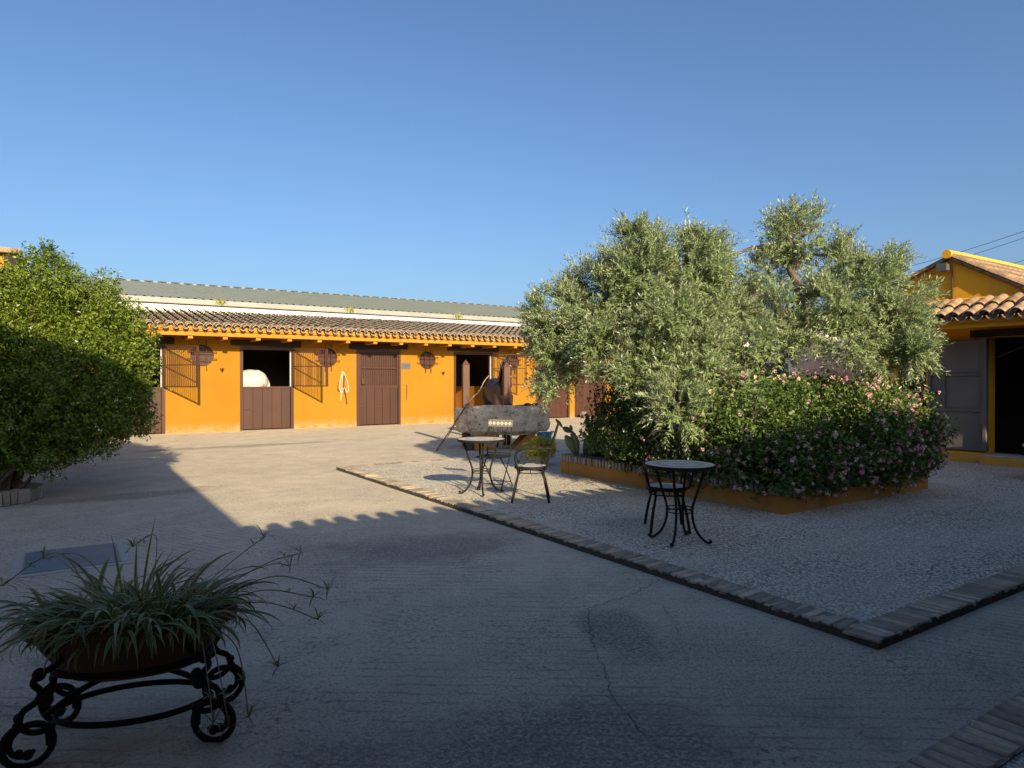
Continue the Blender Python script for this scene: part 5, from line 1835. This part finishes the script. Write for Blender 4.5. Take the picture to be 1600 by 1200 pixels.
# bay horse facing the viewer behind the right-hand post
hb_h, pol, hd, ct, st_ = horse('dark bay horse facing the yard, standing behind the right-hand pointed post', (9.93, 15.69, 0), R(-110), 1.04, M['bay'], M['black_hair'], R(4), 0.02)
ha = MB()
for (q, rr) in ((3, 1.10), (1, 1.12)):
    c = pol + Vector((hd[q][0] * ct, hd[q][0] * st_, hd[q][1]))
    ra, rb_ = hd[q][2] * rr, hd[q][3] * rr
    tdir = Vector((0.4, 0, -1)).normalized()
    e1, e2 = Vector((0, 1, 0)), Vector((1, 0, 0.4)).normalized()
    ha.tube([tuple(c + e1 * ra * math.cos(a) + e2 * rb_ * math.sin(a)) for a in [2 * math.pi * k / 20 for k in range(20)]], 0.010, 5, closed=True)
ha.build('halter', M['rope'], hb_h)
# white horse in its stall, rump to the right of the opening
horse('white horse in the second stall, only its rump showing above the half-door', (4.62, 23.3, 0.03), R(172), 1.2, M['grey_coat'], M['pale_hair'], 0.2, 0.12)

# ================================================================== SPIDER PLANT ON IRON STAND
PC = Vector((0.265, 3.50, 0))
PR = R(-17)
stand = thing('iron_plant_stand', 'black wrought-iron plant stand with scrolled feet in the left foreground', 'plant stand', PC, PR, local=True)
legp = [(0.0, 0.475), (0.035, 0.46), (0.05, 0.43), (0.03, 0.395), (-0.005, 0.385), (-0.03, 0.355), (-0.02, 0.315), (0.02, 0.285), (0.065, 0.27), (0.085, 0.245), (0.065, 0.222), (0.04, 0.235)]
lower = [(0.065, 0.222 + 0.0), (0.02, 0.205)]
for (sx, sy) in ((1, -1), (-1, -1), (1, 1), (-1, 1)):
    base = Vector((0.282 * sx, 0.165 * sy, 0))
    ou = Vector((0.95 * sx, 0.30 * sy, 0)).normalized()
    f3 = lambda q: tuple(base + ou * q[0] + Vector((0, 0, q[1])))
    l = MB()
    # upper S
    l.tube(bez([f3((0.02, 0.47)), f3((-0.035, 0.44)), f3((-0.02, 0.395)), f3((0.03, 0.375)), f3((0.055, 0.34)), f3((0.03, 0.30)), f3((0.045, 0.262)), f3((0.09, 0.235))], 4), 0.014, 8)
    l.ball(f3((0.035, 0.372)), 0.027, 10, 7)
    l.ball(f3((0.0, 0.30)), 0.024, 10, 7)
    l.ball(f3((0.012, 0.262)), 0.030, 10, 7)
    # outward C
    l.tube(bez([f3((0.012, 0.262)), f3((0.055, 0.255)), f3((0.095, 0.225)), f3((0.10, 0.175)), f3((0.065, 0.14)), f3((0.015, 0.135)), f3((-0.015, 0.155))], 5), 0.013, 8)
    l.ball(f3((0.105, 0.21)), 0.02, 8, 6)
    l.ball(f3((0.112, 0.18)), 0.016, 8, 6)
    # foot scroll
    sp = []
    for k in range(34):
        a = math.radians(70) - k / 33 * math.radians(560)
        rr = 0.088 - 0.052 * max(0, (k - 18) / 15)
        sp.append(f3((0.075 - rr * math.cos(a) * -1.0, 0.092 + rr * math.sin(a))))
    l.tube(sp, [0.0145] * 20 + [0.0145 - 0.0004 * i for i in range(14)], 8)
    l.tube([f3((-0.012, 0.16)), f3((0.0, 0.12)), f3((-0.005, 0.075))], [0.013, 0.017, 0.02], 8)
    l.ball(f3((0.075, 0.05)), 0.021, 8, 6)
    l.ball(f3((0.105, 0.065)), 0.016, 8, 6)
    l.build('scroll_leg', M['iron'], stand, smooth=True)
hoop = [(0.315 * math.cos(a), 0.195 * math.sin(a), 0.135) for a in [2 * math.pi * k / 48 for k in range(48)]]
MB().strip(hoop, 0.026, 0.008, closed=True).build('oval_hoop', M['iron'], stand, smooth=True)
MB().strip(bez([(-0.335, -0.06, 0.145), (-0.22, 0.06, 0.20), (0.0, 0.14, 0.27), (0.22, 0.17, 0.31)], 6), 0.026, 0.008).build('cross_strap', M['iron'], stand, smooth=True)
MB().strip(bez([(0.335, -0.06, 0.145), (0.22, 0.06, 0.20), (0.0, 0.15, 0.25), (-0.22, 0.18, 0.30)], 6), 0.026, 0.008).build('cross_strap', M['iron'], stand, smooth=True)
top = [(0.325 * math.cos(a), 0.17 * math.sin(a), 0.335) for a in [2 * math.pi * k / 48 for k in range(48)]]
MB().strip(top, 0.028, 0.010, closed=True).build('pot_ring', M['iron'], stand, smooth=True)

pot = thing('terracotta_bowl', 'oval terracotta bowl holding the spider plant', 'pot', PC + Vector((0, 0, 0.30)), PR, local=True)
MB().lathe([(0.62, 0.0), (0.70, 0.04), (0.84, 0.12), (0.93, 0.185), (1.0, 0.19), (1.02, 0.215), (1.0, 0.235), (0.93, 0.235), (0.90, 0.20), (0.80, 0.10), (0.0001, 0.10)], 48, (0, 0, 0), 0.43, 0.245).build('bowl', M['terracotta'], pot, smooth=True)
MB().lathe([(0.91, 0.195), (0.0001, 0.215)], 32, (0, 0, 0), 0.43, 0.245).build('soil', M['soil'], pot)

sp_ = thing('spider_plant', 'striped spider plant with arching leaves and runners spilling over the bowl', 'plant', PC + Vector((0, 0, 0.51)), PR, local=True)


def blade(base, az, ln, lift, droop, wd, parent=sp_, name='leaf', segs=9, twist=0.0):
    """One arching strap leaf, folded along its midrib, with UVs across its width."""
    hx, hy = math.cos(az), math.sin(az)
    pts = []
    p_ = Vector(base)
    ang_ = lift
    for i in range(segs + 1):
        pts.append(p_.copy())
        st = ln / segs
        p_ = p_ + Vector((hx * math.cos(ang_), hy * math.cos(ang_), math.sin(ang_))) * st
        ang_ -= droop / segs * (0.5 + 1.2 * i / segs)
    vs, fs, uv = [], [], []
    for i, q in enumerate(pts):
        t = i / segs
        w_ = wd * (0.55 + 1.0 * t if t < .45 else 1.0 * (1 - ((t - .45) / .55) ** 1.8) + 0.0) * 0.5
        w_ = max(w_, wd * 0.03)
        tn = (pts[min(i + 1, segs)] - pts[max(i - 1, 0)]).normalized()
        sd = Vector((-hy, hx, 0))
        sd = (sd * math.cos(twist * t) + tn.cross(sd) * math.sin(twist * t)).normalized()
        nm = sd.cross(tn)
        vs += [q + sd * w_ + nm * w_ * .45, q, q - sd * w_ + nm * w_ * .45]
        if i:
            k = 3 * i
            fs += [(k - 3, k - 2, k + 1, k), (k - 2, k - 1, k + 2, k + 1)]
    me = bpy.data.meshes.new(name)
    me.from_pydata([tuple(q) for q in vs], [], fs)
    uvl = me.uv_layers.new(name='UVMap')
    for lp in me.loops:
        k = lp.vertex_index
        uvl.data[lp.index].uv = ((k % 3) / 2.0, (k // 3) / segs)
    me.polygons.foreach_set('use_smooth', [True] * len(me.polygons))
    me.materials.append(M['spider'])
    return link_mesh(name, me, parent)


rs = random.Random(77)
for i in range(285):
    th = rs.uniform(0, 2 * math.pi)
    rr = math.sqrt(rs.random())
    bx_, by_ = 0.36 * rr * math.cos(th), 0.19 * rr * math.sin(th)
    az = math.atan2(by_ * 1.6 + rs.gauss(0, .12), bx_ + rs.gauss(0, .16))
    edge = rr
    ln = rs.uniform(0.20, 0.40) * (1.0 if rs.random() > .08 else 1.15)
    lift = R(rs.uniform(48, 88)) - edge * R(rs.uniform(10, 45))
    blade((bx_, by_, -0.01), az, ln, lift, R(rs.uniform(55, 140)) * (0.75 + .35 * edge), rs.uniform(0.013, 0.023), twist=rs.uniform(-1, 1))
for (bx_, by_, az, ln, lift, dr) in ((0.02, 0.0, R(60), 0.46, R(82), R(14)), (-0.05, .05, R(120), 0.40, R(70), R(25)), (-0.1, 0.05, R(150), 0.42, R(50), R(30)), (-.02, .1, R(100), 0.36, R(66), R(30))):
    blade((bx_, by_, 0), az, ln, lift, dr, 0.014)
def blades_joined(n, seed):
    r_ = random.Random(seed)
    parts = []
    for i in range(n):
        th = r_.uniform(0, 2 * math.pi)
        rr = math.sqrt(r_.random())
        bx_, by_ = 0.37 * rr * math.cos(th), 0.20 * rr * math.sin(th)
        az = math.atan2(by_ * 1.6 + r_.gauss(0, .2), bx_ + r_.gauss(0, .25))
        o = blade((bx_, by_, -0.015), az, r_.uniform(0.12, 0.27), R(r_.uniform(25, 80)) - rr * R(r_.uniform(0, 30)), R(r_.uniform(90, 190)), r_.uniform(0.012, 0.021), segs=7, twist=r_.uniform(-1, 1))
        parts.append(o)
    bm = bmesh.new()
    for o in parts:
        bm.from_mesh(o.data)
        me_ = o.data
        bpy.data.objects.remove(o)
        bpy.data.meshes.remove(me_)
    me = bpy.data.meshes.new('under_leaves')
    bm.to_mesh(me)
    bm.free()
    me.materials.append(M['spider'])
    o = link_mesh('under_leaves', me, sp_)
    o['kind'] = 'stuff'


blades_joined(420, 31)
# runners with baby plants
run = [((0.30, 0.0, 0.02), (0.55, -0.05, 0.10), (0.78, 0.03, 0.02)), ((0.28, 0.1, 0.04), (0.55, 0.2, 0.16), (0.72, 0.28, 0.18)), ((0.30, 0.05, 0.04), (0.6, 0.10, 0.12), (0.85, 0.14, 0.02)),
       ((0.22, .12, .05), (0.42, 0.35, 0.18), (0.52, 0.52, 0.22)), ((0.34, -.05, .0), (0.5, -.12, -.02), (0.62, -.12, -.24)), ((0.30, 0.03, 0.03), (0.58, 0.0, 0.02), (0.80, -0.06, -0.06)),
       ((-0.2, .1, .1), (-0.38, 0.25, 0.27), (-0.62, 0.3, 0.12)), ((-0.1, .12, .1), (-0.3, .3, .24), (-0.5, 0.45, 0.20)), ((0.33, -.14, -.02), (0.38, -.24, -.16), (0.42, -.22, -.44)),
       ((0.30, -.17, -.02), (0.34, -.26, -.2), (0.36, -.25, -.40)), ((0.05, .12, .1), (0.02, .35, .3), (-0.12, .5, .22)), ((0.26, .12, .06), (.55, .32, .12), (.66, .42, .08)), ((0.3, -.12, 0), (.45, -.2, -.1), (.5, -.2, -.42))]
for (a, b, c) in run:
    rp_ = MB().tube(bez([a, b, c], 7), 0.0028, 5).build('runner', M['cane'], sp_, smooth=True)
    nodes = [(c, 9, 0.095), (tuple((Vector(b) + Vector(c)) / 2 + Vector((0, 0, .012))), 5, 0.05)]
    for (q, n_, ln_) in nodes:
        for k in range(n_):
            blade(q, 2 * math.pi * k / n_ + rs.uniform(-.3, .3), ln_ * rs.uniform(.6, 1.15), R(rs.uniform(0, 70)), R(rs.uniform(50, 130)), 0.0085, rp_, 'plantlet_leaf', 5)

# ================================================================== POWER LINES
def wire(pa, pb, lab):
    a, b = Vector(at(*pa)), Vector(at(*pb))
    pts = [a.lerp(b, t / 16) - Vector((0, 0, 1.2 * 4 * (t / 16) * (1 - t / 16))) for t in range(17)]
    o = MB().tube(pts, 0.018, 5).build('power_line', M['cable'])
    tag(o, lab, 'cable', 'power lines in the sky')


wire((1150, 462, 62), (1750, 305, 40), 'highest of three thin power lines above the outbuilding roof')
wire((1150, 472, 63), (1750, 316, 41), 'middle of three thin power lines above the outbuilding roof')
wire((1250, 470, 62), (1750, 352, 44), 'lowest of three thin power lines above the outbuilding roof')

# dry leaf litter on the patio and yard
lt = 240
px_ = RNG.uniform(1.0, 12.0, lt)
py_ = RNG.uniform(1.5, 20.0, lt)
zz = np.where((px_ > 4.25) & (py_ > 2.4) & (py_ < 11.4), PZ + 0.002, 0.006)
ok = ~((px_ > PX0 - .1) & (px_ < PX1 + .1) & (py_ > PY0 - .1) & (py_ < PY1 + .1))
px_, py_, zz = px_[ok], py_[ok], zz[ok]
lt = len(px_)
D = unit(np.c_[RNG.normal(size=lt), RNG.normal(size=lt), RNG.uniform(0, .15, lt)])
lo_ = leaf_object('fallen_leaves', np.c_[px_, py_, zz], D, np.tile([0, 0, 1.0], (lt, 1)), RNG.uniform(.015, .045, lt), RNG.uniform(.006, .014, lt), np.full(lt, 1.0), M['olive_leaf'], None, droop=0.0)
tag(lo_, 'scattered dry fallen leaves on the concrete and patio', 'leaves', kind='stuff')
